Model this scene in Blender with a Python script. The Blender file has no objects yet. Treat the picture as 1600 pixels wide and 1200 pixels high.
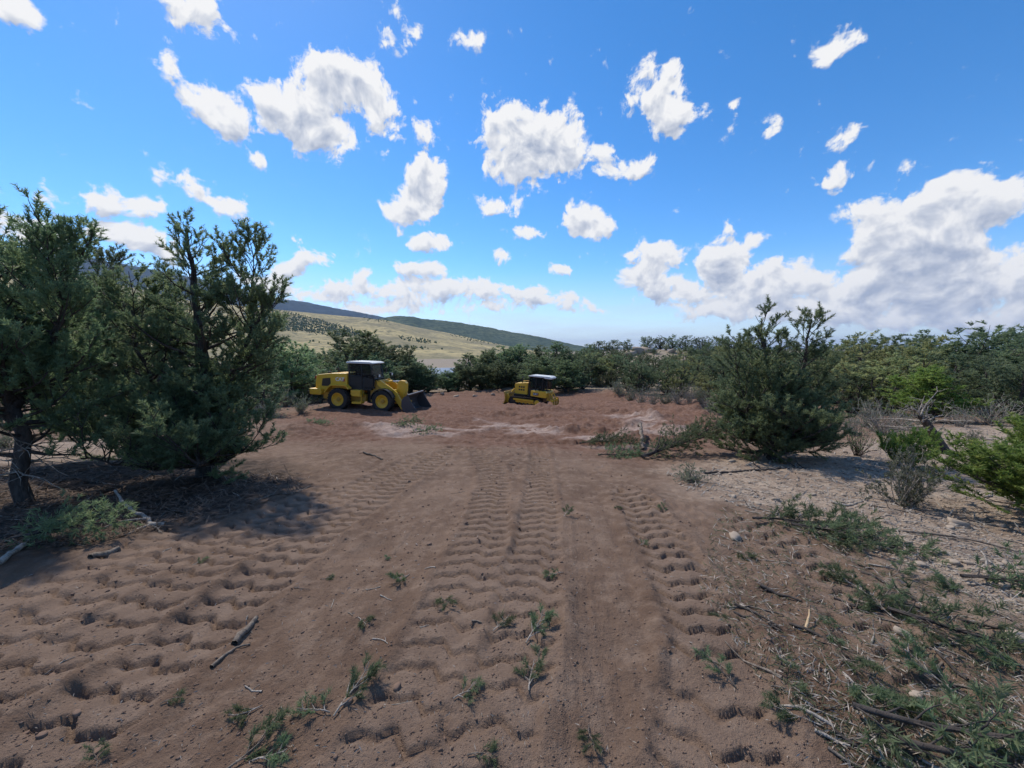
import bpy, bmesh, math, random
import numpy as np
from mathutils import Vector, Matrix

S = bpy.context.scene
COL = S.collection
R = math.radians

# ------------------------------------------------------------------ camera
F = 600.0                      # focal length in photo pixels (1600 wide)
PITCH = R(5.24)
CAMZ = 1.6
cam_d = bpy.data.cameras.new('camera')
cam_d.sensor_width = 36.0
cam_d.lens = F / 1600 * 36
cam_d.clip_start = 0.05
cam_d.clip_end = 120000
cam = bpy.data.objects.new('camera', cam_d)
COL.objects.link(cam)
cam.location = (0, 0, CAMZ)
cam.rotation_euler = (R(90) - PITCH, 0, 0)
S.camera = cam

# ------------------------------------------------------------------ light
SUN_AZ, SUN_EL = -38.0, 51.0   # azimuth measured from +Y towards +X
sd = Vector((math.sin(R(SUN_AZ)) * math.cos(R(SUN_EL)), math.cos(R(SUN_AZ)) * math.cos(R(SUN_EL)), math.sin(R(SUN_EL))))
sun_d = bpy.data.lights.new('sun', 'SUN')
sun_d.energy = 2.8
sun_d.angle = R(1.4)
sun_d.color = (1.0, 0.93, 0.82)
sun = bpy.data.objects.new('sun', sun_d)
COL.objects.link(sun)
sun.rotation_euler = sd.to_track_quat('Z', 'Y').to_euler()
S.view_settings.view_transform = 'Standard'
S.view_settings.look = 'None'
S.view_settings.exposure = 0.58
S.view_settings.gamma = 1.0
S.view_settings.use_curve_mapping = False
S.cycles.max_bounces = 6
S.cycles.diffuse_bounces = 3
S.cycles.transparent_max_bounces = 8
S.cycles.volume_bounces = 0
S.cycles.use_denoising = True

# pixel of the photograph -> direction
FWD = np.array([0, math.cos(PITCH), -math.sin(PITCH)])
UPV = np.array([0, math.sin(PITCH), math.cos(PITCH)])
def pix_dir(px, py):
    return np.array([1.0, 0, 0]) * ((px - 800) / F) + UPV * ((600 - py) / F) + FWD
def azel(px, py):
    d = pix_dir(px, py)
    return math.atan2(d[0], d[1]), math.atan2(d[2], math.hypot(d[0], d[1]))

# ------------------------------------------------------------------ sky
world = bpy.data.worlds.new('World')
S.world = world
world.use_nodes = True
wt = world.node_tree
wt.nodes.clear()
def nd(t, kind, **kw):
    n = t.nodes.new(kind)
    for k, v in kw.items():
        setattr(n, k, v)
    return n
def math_node(t, op, a, b=None, c=None, clamp=False):
    n = t.nodes.new('ShaderNodeMath')
    n.operation = op
    n.use_clamp = clamp
    for i, v in enumerate((a, b, c)):
        if v is None:
            continue
        if isinstance(v, (int, float)):
            n.inputs[i].default_value = v
        else:
            t.links.new(v, n.inputs[i])
    return n.outputs[0]
def mix_rgb(t, fac, a, b, mode='MIX'):
    n = t.nodes.new('ShaderNodeMix')
    n.data_type = 'RGBA'
    n.blend_type = mode
    for sock, v in ((n.inputs[0], fac), (n.inputs[6], a), (n.inputs[7], b)):
        if isinstance(v, (int, float)):
            sock.default_value = v
        elif isinstance(v, tuple):
            sock.default_value = v if len(v) == 4 else v + (1,)
        else:
            t.links.new(v, sock)
    return n.outputs[2]
def smooth(t, x, lo, hi):
    n = t.nodes.new('ShaderNodeMapRange')
    n.interpolation_type = 'SMOOTHSTEP'
    t.links.new(x, n.inputs[0])
    n.inputs[1].default_value = lo
    n.inputs[2].default_value = hi
    return n.outputs[0]

# clouds as seen in the photograph: px, py, rx, ry, slant(deg), strength
CLOUDS = [
 (300,12,78,34,0,1),(15,14,48,30,-20,1),
 (335,172,52,34,0,1.1),(470,186,95,42,-12,1.2),(540,132,85,44,0,1.2),(588,192,28,24,30,.8),(400,236,28,8,-12,.8),(375,205,18,8,-30,.7),
 (668,215,34,12,-28,.7),(603,236,12,9,-40,.7),(625,205,12,9,0,.6),(672,278,42,42,20,1.1),(650,318,42,26,0,1.1),(618,338,34,8,0,.8),
 (835,222,95,58,-10,1.2),(810,265,55,28,-10,1.1),(880,215,48,40,0,1.1),(945,246,34,18,-20,.9),(993,258,36,21,15,.9),
 (778,316,42,12,-5,.9),(922,350,40,27,-10,1),(900,324,26,15,20,.9),(825,360,27,9,5,.9),
 (1042,145,32,42,10,1),(1055,190,48,27,0,1.1),(1000,138,24,13,10,.8),(1015,100,13,6,0,.6),
 (1308,76,44,24,-10,.9),(745,70,14,30,15,.75),(720,64,10,7,0,.6),(604,36,22,13,-25,.65),(642,46,12,14,0,.65),(620,24,12,9,0,.6),
 (1316,208,36,13,8,.7),(1200,216,22,9,15,.65),(1147,172,15,11,0,.7),(1306,274,40,23,28,.85),(1416,266,22,7,10,.6),(1505,252,9,10,0,.5),
 (1470,325,120,46,8,1.1),(1430,390,125,62,0,1.3),(1560,325,58,42,20,1.1),(1370,350,60,48,20,1),(1480,445,125,48,0,1.3),(1590,440,70,50,0,1.1),(1380,440,80,45,0,1.2),
 (1140,380,58,21,0,1.1),(1125,416,46,34,0,1.2),(1022,405,58,24,-10,1),(1005,438,46,24,0,1),(1200,440,72,34,0,1.1),(1270,445,58,28,0,1),(1050,462,72,22,-10,1),(1150,475,110,28,0,1),(1300,485,130,30,0,1),(1440,500,160,24,0,.9),(1570,500,90,28,0,.9),
 (720,452,90,20,0,.9),(640,458,80,17,0,.85),(560,452,60,13,0,.85),(830,462,75,17,-8,.9),(890,476,60,12,-8,.8),(500,462,60,13,0,.8),(760,478,110,10,0,.7),(600,480,110,10,0,.7),
 (672,378,40,18,0,1),(660,420,40,20,0,1),(786,400,18,11,0,.9),(872,422,21,6,0,.8),(560,432,24,10,0,.8),
 (198,320,82,19,-9,1),(180,308,34,16,0,.9),(322,305,72,14,-14,.9),(185,362,58,24,0,1),(245,392,62,28,-15,1),(60,306,24,12,-15,.8),(60,372,60,24,-20,1),(0,340,40,14,0,.8),
 (490,408,36,10,-4,.85),(470,373,22,6,0,.7),(455,426,30,15,0,.85),(272,114,14,6,-10,.6),(550,398,16,4,-8,.6),(410,440,60,20,0,.9),
]
tc = nd(wt, 'ShaderNodeTexCoord')
sep = nd(wt, 'ShaderNodeSeparateXYZ')
wt.links.new(tc.outputs['Generated'], sep.inputs[0])
az_s = math_node(wt, 'ARCTAN2', sep.outputs[0], sep.outputs[1])
el_s = math_node(wt, 'ARCSINE', sep.outputs[2])
# wobble the chart so that outlines billow
comb0 = nd(wt, 'ShaderNodeCombineXYZ')
wt.links.new(az_s, comb0.inputs[0]); wt.links.new(el_s, comb0.inputs[1])
def noise(t, vec, scale, detail, rough=0.55, dist=0.0, lac=2.0):
    n = t.nodes.new('ShaderNodeTexNoise')
    n.inputs['Scale'].default_value = scale
    n.inputs['Detail'].default_value = detail
    n.inputs['Roughness'].default_value = rough
    n.inputs['Distortion'].default_value = dist
    n.inputs['Lacunarity'].default_value = lac
    if vec is not None:
        t.links.new(vec, n.inputs['Vector'])
    return n
def vmath(t, op, a, b=None):
    n = t.nodes.new('ShaderNodeVectorMath')
    n.operation = op
    for i, v in enumerate((a, b)):
        if v is None:
            continue
        if isinstance(v, tuple):
            n.inputs[i].default_value = v
        else:
            t.links.new(v, n.inputs[i])
    return n
warp = noise(wt, comb0.outputs[0], 9.0, 2, 0.5)
wv = vmath(wt, 'SUBTRACT', warp.outputs['Color'], (0.5, 0.5, 0.5))
wv2 = vmath(wt, 'MULTIPLY', wv.outputs[0], (0.07, 0.05, 0.0))
chart = vmath(wt, 'ADD', comb0.outputs[0], wv2.outputs[0]).outputs[0]
# the cloud cover, tabulated over azimuth and elevation: curves over azimuth, three elevation bands to a node
NB, NA_, AZM, ELM, EPOW = 30, 120, R(62), R(50), 0.72
t_az = np.linspace(-AZM, AZM, NA_)
t_el = ELM * (np.arange(NB) / (NB - 1)) ** (1 / EPOW)
GA, GE = np.meshgrid(t_az, t_el)
field = np.zeros(GA.shape)
for (px, py, rx, ry, rot, st) in CLOUDS:
    a, e = azel(px, py)
    a1, e1 = azel(px + 4, py); a2, e2 = azel(px, py - 4)
    bandw = ELM / NB / EPOW * 0.8 * (max(e, .01) / ELM) ** (1 - EPOW)
    sx = max(abs(a1 - a) / 4 * rx * 1.08, R(1.0))
    sy = max(abs(e2 - e) / 4 * ry * 1.10, bandw)
    c_, s_ = math.cos(R(rot)), math.sin(R(rot))
    dx, dy = GA - a, GE - e
    q = ((dx * c_ + dy * s_) / sx) ** 2 + ((-dx * s_ + dy * c_) / sy) ** 2
    field = np.maximum(field, st * np.clip(1.15 - q, -.6, 1) )
field = np.clip((field + .6) / 1.9, 0, 1)
ch_sep = nd(wt, 'ShaderNodeSeparateXYZ'); wt.links.new(chart, ch_sep.inputs[0])
u_az = math_node(wt, 'MULTIPLY_ADD', ch_sep.outputs[0], 0.5 / AZM, 0.5, clamp=True)
def band_coord(shift):
    e = math_node(wt, 'MAXIMUM', math_node(wt, 'ADD', ch_sep.outputs[1], shift), 0.0)
    return math_node(wt, 'MULTIPLY', math_node(wt, 'POWER', math_node(wt, 'MULTIPLY', e, 1 / ELM), EPOW), NB - 1.0)
bc, bc_up = band_coord(0.0), band_coord(0.022)
u_col = nd(wt, 'ShaderNodeCombineXYZ')
for i in range(3): wt.links.new(u_az, u_col.inputs[i])
dens = vert = None
def hat_sum(acc, coord, k, colour):
    v = vmath(wt, 'SUBTRACT', coord, (k, k + 1, k + 2))
    v = vmath(wt, 'ABSOLUTE', v.outputs[0])
    v = vmath(wt, 'SUBTRACT', (1, 1, 1), v.outputs[0])
    v = vmath(wt, 'MAXIMUM', v.outputs[0], (0, 0, 0))
    d = vmath(wt, 'DOT_PRODUCT', v.outputs[0], colour).outputs['Value']
    return d if acc is None else math_node(wt, 'ADD', acc, d)
for k in range(0, NB, 3):
    cv = nd(wt, 'ShaderNodeRGBCurve')
    for ch in range(3):
        cm = cv.mapping.curves[ch]
        col_v = field[k + ch]
        pts = cm.points
        pts[0].location = (0, col_v[0]); pts[1].location = (1, col_v[-1])
        for i in range(1, NA_ - 1):
            p0, p1, p2 = col_v[i - 1], col_v[i], col_v[i + 1]
            if abs(p0 - p1) + abs(p1 - p2) > 1e-4:
                pt = pts.new(i / (NA_ - 1), p1)
                pt.handle_type = 'VECTOR'
    cv.mapping.update()
    wt.links.new(u_col.outputs[0], cv.inputs['Color'])
    dens = hat_sum(dens, bc, k, cv.outputs[0])
    vert = hat_sum(vert, bc_up, k, cv.outputs[0])
dens = math_node(wt, 'MULTIPLY_ADD', dens, 1.9, -0.6)
vert = math_node(wt, 'SUBTRACT', dens, math_node(wt, 'MULTIPLY_ADD', vert, 1.9, -0.6))
# clouds elsewhere round the horizon and overhead, outside this list: the same kind of fair-weather cumulus
n_else = noise(wt, tc.outputs['Generated'], 5.0, 3, 0.5)
else_d = math_node(wt, 'MULTIPLY_ADD', n_else.outputs['Fac'], 9.0, -4.4)
front = math_node(wt, 'COSINE', az_s)
back_m = smooth(wt, front, 0.55, 0.3)
high_m = smooth(wt, el_s, 0.76, 0.95)
else_m = math_node(wt, 'MAXIMUM', back_m, high_m)
else_d = math_node(wt, 'MULTIPLY', math_node(wt, 'MAXIMUM', else_d, 0.0), else_m)
dens = math_node(wt, 'MAXIMUM', dens, math_node(wt, 'SUBTRACT', else_d, 0.6))
# billows
nA = noise(wt, chart, 24.0, 5, 0.55, 0.0)
off = vmath(wt, 'ADD', chart, (-0.006, 0.016, 0.0))
nB = noise(wt, off.outputs[0], 24.0, 3, 0.5, 0.0)
nC = noise(wt, chart, 85.0, 4, 0.62, 0.0)
bil = math_node(wt, 'SUBTRACT', nA.outputs['Fac'], 0.5)
d2 = math_node(wt, 'MULTIPLY_ADD', bil, 2.0, math_node(wt, 'ADD', dens, -0.06))
d2 = math_node(wt, 'MULTIPLY_ADD', math_node(wt, 'SUBTRACT', nC.outputs['Fac'], 0.5), 0.8, d2)
gate = smooth(wt, dens, -0.40, 0.25)
alpha = math_node(wt, 'MULTIPLY', smooth(wt, d2, 0.24, 0.62), gate)
# lit tops, greyer undersides and cores
relief = math_node(wt, 'SUBTRACT', nA.outputs['Fac'], nB.outputs['Fac'])
vn = math_node(wt, 'MINIMUM', math_node(wt, 'MAXIMUM', vert, -1.0), 1.0)
lit = math_node(wt, 'MULTIPLY_ADD', relief, 2.0, 0.69)
lit = math_node(wt, 'MULTIPLY_ADD', vn, 0.75, lit)
core = smooth(wt, d2, 0.55, 1.5)
lit = math_node(wt, 'MULTIPLY_ADD', core, -0.42, lit)
lit_c = math_node(wt, 'MINIMUM', math_node(wt, 'MAXIMUM', lit, 0.0), 1.0)
ramp = nd(wt, 'ShaderNodeValToRGB')
ramp.color_ramp.elements[0].position = 0.1
ramp.color_ramp.elements[0].color = (0.27, 0.31, 0.40, 1)
ramp.color_ramp.elements[1].position = 0.78
ramp.color_ramp.elements[1].color = (0.625, 0.625, 0.63, 1)
el_m = ramp.color_ramp.elements.new(0.45)
el_m.color = (0.43, 0.455, 0.51, 1)
wt.links.new(lit_c, ramp.inputs[0])
sky = nd(wt, 'ShaderNodeTexSky', sky_type='NISHITA')
sky.sun_disc = False
sky.sun_elevation = R(SUN_EL)
sky.sun_rotation = R(SUN_AZ)
sky.altitude = 2200
sky.air_density = 1.0
sky.dust_density = 0.4
sky.ozone_density = 2.0
SKY_STR = 0.14
sk = vmath(wt, 'SCALE', sky.outputs[0]); sk.inputs['Scale'].default_value = SKY_STR
hs = nd(wt, 'ShaderNodeHueSaturation')
hs.inputs['Saturation'].default_value = 1.32
wt.links.new(sk.outputs[0], hs.inputs['Color'])
# pale veil of distant cloud and rain low over the horizon
veil_n = noise(wt, vmath(wt, 'MULTIPLY', comb0.outputs[0], (3.0, 22.0, 1.0)).outputs[0], 1.0, 4, 0.55)
veil = smooth(wt, el_s, 0.22, 0.015)
veil = math_node(wt, 'MULTIPLY', veil, math_node(wt, 'MULTIPLY_ADD', veil_n.outputs['Fac'], 1.3, -0.05), clamp=True)
sky_c = mix_rgb(wt, veil, hs.outputs[0], (0.46, 0.50, 0.58))
out_c = mix_rgb(wt, alpha, sky_c, ramp.outputs[0])
bg = nd(wt, 'ShaderNodeBackground')
wt.links.new(out_c, bg.inputs[0])
bg.inputs[1].default_value = 1.0
wo = nd(wt, 'ShaderNodeOutputWorld')
wt.links.new(bg.outputs[0], wo.inputs[0])
world.cycles.sampling_method = 'MANUAL'
world.cycles.sample_map_resolution = 512

# ------------------------------------------------------------------ numpy noise
def _hash(i, j, seed):
    h = (i.astype(np.int64) * 374761393 + j.astype(np.int64) * 668265263 + seed * 974711) & 0xffffffff
    h = ((h ^ (h >> 13)) * 1274126177) & 0xffffffff
    h = (h ^ (h >> 16)) & 0xffffffff
    return h / 4294967295.0
def vnoise(x, y, seed=0):
    x = np.asarray(x, float); y = np.asarray(y, float)
    xi = np.floor(x); yi = np.floor(y)
    fx = x - xi; fy = y - yi
    fx = fx * fx * (3 - 2 * fx); fy = fy * fy * (3 - 2 * fy)
    a = _hash(xi, yi, seed); b = _hash(xi + 1, yi, seed); c = _hash(xi, yi + 1, seed); d = _hash(xi + 1, yi + 1, seed)
    return (a * (1 - fx) + b * fx) * (1 - fy) + (c * (1 - fx) + d * fx) * fy
def fbm(x, y, octv=4, seed=0, gain=0.5):
    s = 0; a = 1; t = 0
    for o in range(octv):
        s = s + a * (vnoise(x * 2 ** o + 17.3 * o, y * 2 ** o - 9.1 * o, seed + o) - 0.5)
        t += a; a *= gain
    return s / t * 2
def sstep(x, lo, hi):
    t = np.clip((x - lo) / (hi - lo), 0, 1)
    return t * t * (3 - 2 * t)

# ------------------------------------------------------------------ terrain
_ky = np.array([-60, 0, 10, 20, 25, 30, 35, 45, 60, 100, 160, 260, 420, 1500, 60000.])
_kz = np.array([3, 0, -.94, -1.88, -2.25, -2.8, -3.4, -3.75, -4.3, -6.2, -11, -18, -25, -27, -27.])
def smooth_interp(v, kx, ky):
    # average of shifted linear interpolations rounds the knots
    r = 0
    for o in (-2.0, -1.0, 0, 1.0, 2.0):
        r = r + np.interp(v + o, kx, ky)
    return r / 5
FLAT = []      # (x, y, radius, z) machine stands
def H0(x, y):
    x = np.asarray(x, float); y = np.asarray(y, float)
    rr = np.hypot(x, y)
    yy = np.where(rr > 120, np.maximum(y, np.minimum(rr * 0.6, 420)), y)
    z = smooth_interp(yy, _ky, _kz)
    z = z + 6.3 * np.exp(-((x - 30) / 17) ** 2 - ((y - 84) / 17) ** 2)
    z = z + 3.6 * np.exp(-((x - 75) / 40) ** 2 - ((y - 70) / 30) ** 2)
    z = z + 0.012 * np.clip(x - 4, 0, 40) * np.exp(-(np.maximum(y - 10, 0) / 14) ** 2)
    for (fx, fy, fr, fz) in FLAT:
        w = 1 - sstep(np.hypot(x - fx, y - fy), fr * 0.75, fr * 1.8)
        z = z * (1 - w) + fz * w
    return z
def unproject(px, py, it=60, far=400.0):
    d = pix_dir(px, py)
    lo, hi = 0.3, far
    # march, then bisect
    ts = np.geomspace(0.3, far, 400)
    P = ts[:, None] * d
    below = (CAMZ + P[:, 2]) < H0(P[:, 0], P[:, 1])
    k = int(np.argmax(below)) if below.any() else len(ts) - 1
    lo, hi = ts[max(k - 1, 0)], ts[k]
    for _ in range(30):
        m = (lo + hi) / 2
        p = d * m
        if CAMZ + p[2] < H0(p[0], p[1]): hi = m
        else: lo = m
    p = d * hi
    return float(p[0]), float(p[1])
def at_dist(px, dist):
    # ground point in the photograph's column px at forward distance dist
    return (px - 800) / F * (dist * math.cos(PITCH) + 0.3), dist

LOADER = (-10.45, 24.2); LOADER_Z = -2.12
DOZER = (1.55, 33.6); DOZER_Z = -3.36
FLAT.append((-8.9, 23.8, 4.2, LOADER_Z))
FLAT.append((1.5, 33.8, 3.4, DOZER_Z))

def resample(pts, step):
    pts = np.array(pts, float)
    # Catmull-Rom
    P = np.vstack([2 * pts[0] - pts[1], pts, 2 * pts[-1] - pts[-2]])
    out = []
    for i in range(1, len(P) - 2):
        n = max(2, int(np.linalg.norm(P[i + 1] - P[i]) / step))
        for k in range(n):
            t = k / n
            a, b, c, d = P[i - 1], P[i], P[i + 1], P[i + 2]
            out.append(0.5 * ((2 * b) + (-a + c) * t + (2 * a - 5 * b + 4 * c - d) * t * t + (-a + 3 * b - 3 * c + d) * t ** 3))
    out.append(P[-2])
    return np.array(out)
def pxline(pl, step=0.25):
    return resample([unproject(*p) for p in pl], step)
def line_coords(x, y, L):
    # arclength, signed lateral offset and distance of points to polyline L
    best = np.full(x.shape, 1e9); s_o = np.zeros(x.shape); t_o = np.zeros(x.shape)
    acc = 0.0
    for i in range(len(L) - 1):
        a = L[i]; b = L[i + 1]
        d = b - a; ln = np.linalg.norm(d)
        if ln < 1e-6: continue
        u = d / ln
        rx = x - a[0]; ry = y - a[1]
        s = rx * u[0] + ry * u[1]
        t = -rx * u[1] + ry * u[0]
        sc = np.clip(s, 0, ln)
        dist = np.hypot(rx - u[0] * sc, ry - u[1] * sc)
        m = dist < best
        best = np.where(m, dist, best)
        s_o = np.where(m, acc + sc, s_o)
        t_o = np.where(m, t, t_o)
        acc += ln
    return s_o, t_o, best, acc

def poly_sd(x, y, poly):
    """signed distance (positive inside) to polygon"""
    P = np.array(poly); n = len(P)
    inside = np.zeros(x.shape, bool); dist = np.full(x.shape, 1e9)
    for i in range(n):
        a = P[i]; b = P[(i + 1) % n]
        d = b - a
        tt = np.clip(((x - a[0]) * d[0] + (y - a[1]) * d[1]) / (d @ d), 0, 1)
        dist = np.minimum(dist, np.hypot(x - a[0] - d[0] * tt, y - a[1] - d[1] * tt))
        c = ((a[1] > y) != (b[1] > y)) & (x < (b[0] - a[0]) * (y - a[1]) / (b[1] - a[1] + 1e-12) + a[0])
        inside ^= c
    return np.where(inside, dist, -dist)
def wpoly(pl): return [unproject(*p) for p in pl]
ROCK = wpoly([(1035,742),(1110,724),(1290,702),(1420,672),(1600,655),(1760,650),(1990,760),(1990,1040),(1700,1010),(1560,960),(1440,900),(1320,850),(1180,800),(1080,772)])
DUFF = wpoly([(-500,720),(-100,712),(130,716),(330,712),(440,712),(470,745),(380,795),(200,842),(60,868),(-200,900),(-600,960)])
SUNLIT_TAN = wpoly([(-300,690),(60,690),(230,682),(240,712),(120,722),(-100,728)])  # tan soil behind the left trees, sunshine on it painted in as paler colour
PAD = wpoly([(440,650),(560,628),(700,613),(850,609),(1000,620),(1110,636),(1160,660),(1110,700),(960,712),(800,700),(640,690),(500,700),(440,690)])
HARDS = [wpoly([(745,655),(830,664),(960,688),(1010,700),(940,704),(840,682),(740,664)]), wpoly([(980,664),(1060,668),(1110,676),(1040,684),(960,676)]), wpoly([(570,668),(640,664),(760,672),(700,684),(600,684)]), wpoly([(930,648),(1010,652),(1080,664),(1010,660)])]
# wheel and track marks: photo polyline, width, pitch, depth, chevron
TRACKS = [
 ([(1500+0*0,1320),(610,1190),(690,1010),(742,880),(768,790),(770,735),(745,705)], .50, .20, .045),
 ([(760,1330),(775,1150),(815,980),(838,860),(845,780),(843,715),(835,690)], .46, .20, .04),
 ([(1250,1300),(1170,1140),(1105,990),(1055,890),(1015,825),(985,775)], .50, .21, .055),
 ([(1560,1260),(1450,1120),(1380,1010),(1310,930),(1230,860),(1140,815)], .50, .22, .05),
 ([(1110,1330),(1130,1180),(1120,1080)], .5, .22, .05),
 ([(1010,640),(1100,655)], .5, .2, .06),
 ([(640,655),(760,668),(900,678),(1060,700)], .55, .2, .05),
 ([(880,628),(980,648),(1110,668)], .55, .2, .06),
 ([(700,640),(800,652),(930,662),(1060,680)], .55, .2, .06),
]
TRACKS[0] = ([(520,1340),(610,1190),(690,1010),(742,880),(768,790),(770,735),(745,705)], .50, .20, .045)
SCRAPE = ([(60,1330),(330,1180),(500,1010),(620,880),(690,790),(720,730)], 1.0)      # smooth dragged band
SCRAPE2 = ([(960,1330),(940,1150),(925,980),(915,860),(900,770),(885,700)], .75)
BERMS = [ # photo polyline, height, half width
 ([(655,652),(760,650),(850,654),(960,664),(1050,672),(1110,690)], .22, .5),
 ([(780,642),(880,640),(960,646),(1040,655)], .35, .7),
 ([(930,632),(1020,640),(1110,650)], .30, .7),
 ([(850,672),(960,688),(1040,700)], .30, .5),
 ([(470,672),(560,668),(640,672)], .2, .5),
 ([(640,620),(760,614),(900,612),(1000,624),(1110,640)], .45, 1.1),
 ([(450,690),(480,665),(520,660)], .25, .5),
 ([(870,880),(885,1000),(870,1200)], .03, .14),
 ([(560,1000),(450,1150),(400,1300)], .03, .16),
 ([(1000,760),(1060,860),(1120,960)], .05, .2),
]
WTRACKS = [  # the same in metres: passes side by side along the left of the track
 ([(-3.75,.4),(-3.7,2),(-3.6,4.2)], .5, .215, .03),
 ([(-3.25,.4),(-3.2,2),(-3.05,4.2),(-2.75,6.0)], .52, .21, .036),
 ([(-2.75,.4),(-2.68,2),(-2.55,4.2),(-2.25,6.6),(-1.95,8.4)], .5, .205, .044),
 ([(-2.1,.4),(-2.05,2),(-2.0,4.2),(-1.75,6.6),(-1.35,9.2)], .52, .21, .05),
]
TRACK_L = [(resample(p, .25), w, pi, dp) for p, w, pi, dp in WTRACKS] + [(pxline(p), w, pi, dp) for p, w, pi, dp in TRACKS]
SCR_L = [(pxline(SCRAPE[0]), SCRAPE[1]), (pxline(SCRAPE2[0]), SCRAPE2[1])]
BERM_L = [(pxline(p, .5), h, w) for p, h, w in BERMS]

def in_box(x, y, L, pad):
    return (x > L[:, 0].min() - pad) & (x < L[:, 0].max() + pad) & (y > L[:, 1].min() - pad) & (y < L[:, 1].max() + pad)

def relief(x, y):
    """small relief on top of H0: berms, churned soil, wheel marks. Returns dz, churn mask, scrape mask"""
    dz = np.zeros(x.shape); trk = np.zeros(x.shape); scr = np.zeros(x.shape)
    rr = np.hypot(x, y)
    near = rr < 90
    dz = dz + np.where(near, 0.10 * fbm(x * .35, y * .35, 3, 5) + 0.035 * fbm(x * 1.7, y * 1.7, 3, 9), 0.4 * fbm(x * .02, y * .02, 3, 3))
    padm = np.zeros(x.shape)
    bx = near & (y > 10) & (y < 60)
    padm[bx] = sstep(poly_sd(x[bx], y[bx], PAD), -1.0, 1.5)
    dz = dz + padm * (0.16 * fbm(x * .45, y * 1.3, 4, 15) + 0.10 * np.maximum(fbm(x * 1.4, y * 2.6, 3, 16), 0) + .05 * fbm(x * 5, y * 5, 2, 18))
    fine = rr < 30
    xf, yf = x[fine], y[fine]
    f = np.zeros(x.shape)
    f[fine] = 0.022 * fbm(xf * 6, yf * 6, 3, 21) + 0.020 * np.maximum(fbm(xf * 20, yf * 20, 3, 31), -0.1)
    for L, w in SCR_L:
        m = in_box(x, y, L, 2) & near
        s, t, d, tot = line_coords(x[m], y[m], L)
        k = 1 - sstep(np.abs(t) + 10 * (d > np.abs(t) + .05), w * .4, w * .6)
        streak = fbm(t * 16, s * .35, 4, 77)
        f[m] = f[m] * (1 - .55 * k) + k * (0.011 * streak - 0.012)
        scr[m] = np.maximum(scr[m], k)
    for L, hgt, w in BERM_L:
        m = in_box(x, y, L, 3 * w) & near
        s, t, d, tot = line_coords(x[m], y[m], L)
        ends = sstep(s, 0, .6) * sstep(tot - s, 0, .6)
        lump = 0.65 + 0.7 * fbm(x[m] * 1.6 / max(w, .3), y[m] * 1.6 / max(w, .3), 3, 41)
        dz[m] += hgt * np.exp(-(d / w) ** 2) * lump * ends
    ft = np.zeros(x.shape)
    for i, (L, w, pitch, dep) in enumerate(TRACK_L):
        m = in_box(x, y, L, 1) & near
        xm, ym = x[m], y[m]
        s, t, d, tot = line_coords(xm, ym, L)
        t = t + 0.05 * fbm(xm * 1.3, ym * 1.3, 2, 60 + i)
        inside = (1 - sstep(np.abs(t) + .03 * fbm(xm * 6, ym * 6, 2, 160 + i), w * .37, w * .57)) * (d <= np.abs(t) + .08)
        u = t / w
        ph = s / pitch + 0.15 * np.sin(u * 8.5 + i) + 0.12 * np.abs(((u * 3.0 + i * .37) % 1) - .5) * 4 + 0.30 * fbm(xm * 1.0, ym * 1.0, 2, 90 + i) + .10 * fbm(xm * 6, ym * 6, 3, 95 + i)
        fr = ph - np.floor(ph)
        brk = .9 + .1 * sstep(fbm(xm * 3.5, ym * 3.5, 2, 130 + i), -.6, -.2)
        strength = np.clip(0.98 + 0.25 * fbm(xm * .9, ym * .9, 3, 120 + i), .5, 1.2) * brk * (.62 + .38 * sstep(np.hypot(xm, ym), 1.8, 4.2) + .10 * np.clip(np.hypot(xm, ym) - 3, 0, 6))
        groove = sstep(fr, .0, .17) * (1 - sstep(fr, .25, .34))
        g = dep * strength * (-.95 * groove + .16 * (1 - groove) * np.sin(fr * math.pi)) - 0.004
        shoulder = 0.022 * np.exp(-((np.abs(t) - w * .57) / .07) ** 2) * (0.4 + vnoise(xm * 5, ym * 5, 7)) * (d <= np.abs(t) + .08)
        ft[m] = ft[m] * (1 - inside) + inside * g + shoulder * (1 - inside)
        f[m] = f[m] * (1 - .7 * inside * (trk[m] < .5))
        trk[m] = np.maximum(trk[m], inside)
    return dz + f + ft, trk, scr

GRID = {}
def H(x, y):
    sc = np.isscalar(x)
    if GRID:      # height of the finished ground sheet itself
        xa = np.atleast_1d(np.asarray(x, float)); ya = np.atleast_1d(np.asarray(y, float))
        a = np.arctan2(xa, ya); a = np.where(a < GRID['ang'][0], a + 2 * math.pi, a)
        l = np.clip(np.log(np.hypot(xa, ya) + 1e-9), GRID['lr'][0], GRID['lr'][-1] - 1e-6)
        i = np.clip(np.searchsorted(GRID['ang'], a, 'right') - 1, 0, len(GRID['ang']) - 2); j = np.clip(np.searchsorted(GRID['lr'], l, 'right') - 1, 0, len(GRID['lr']) - 2)
        fa = (a - GRID['ang'][i]) / (GRID['ang'][i + 1] - GRID['ang'][i]); fl = (l - GRID['lr'][j]) / (GRID['lr'][j + 1] - GRID['lr'][j])
        Z = GRID['z']
        z = (Z[j, i] * (1 - fa) + Z[j, i + 1] * fa) * (1 - fl) + (Z[j + 1, i] * (1 - fa) + Z[j + 1, i + 1] * fa) * fl
        return float(z[0]) if sc else z
    xa = np.atleast_1d(np.asarray(x, float)); ya = np.atleast_1d(np.asarray(y, float))
    z = H0(xa, ya) + relief(xa, ya)[0]
    return float(z[0]) if sc else z

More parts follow.
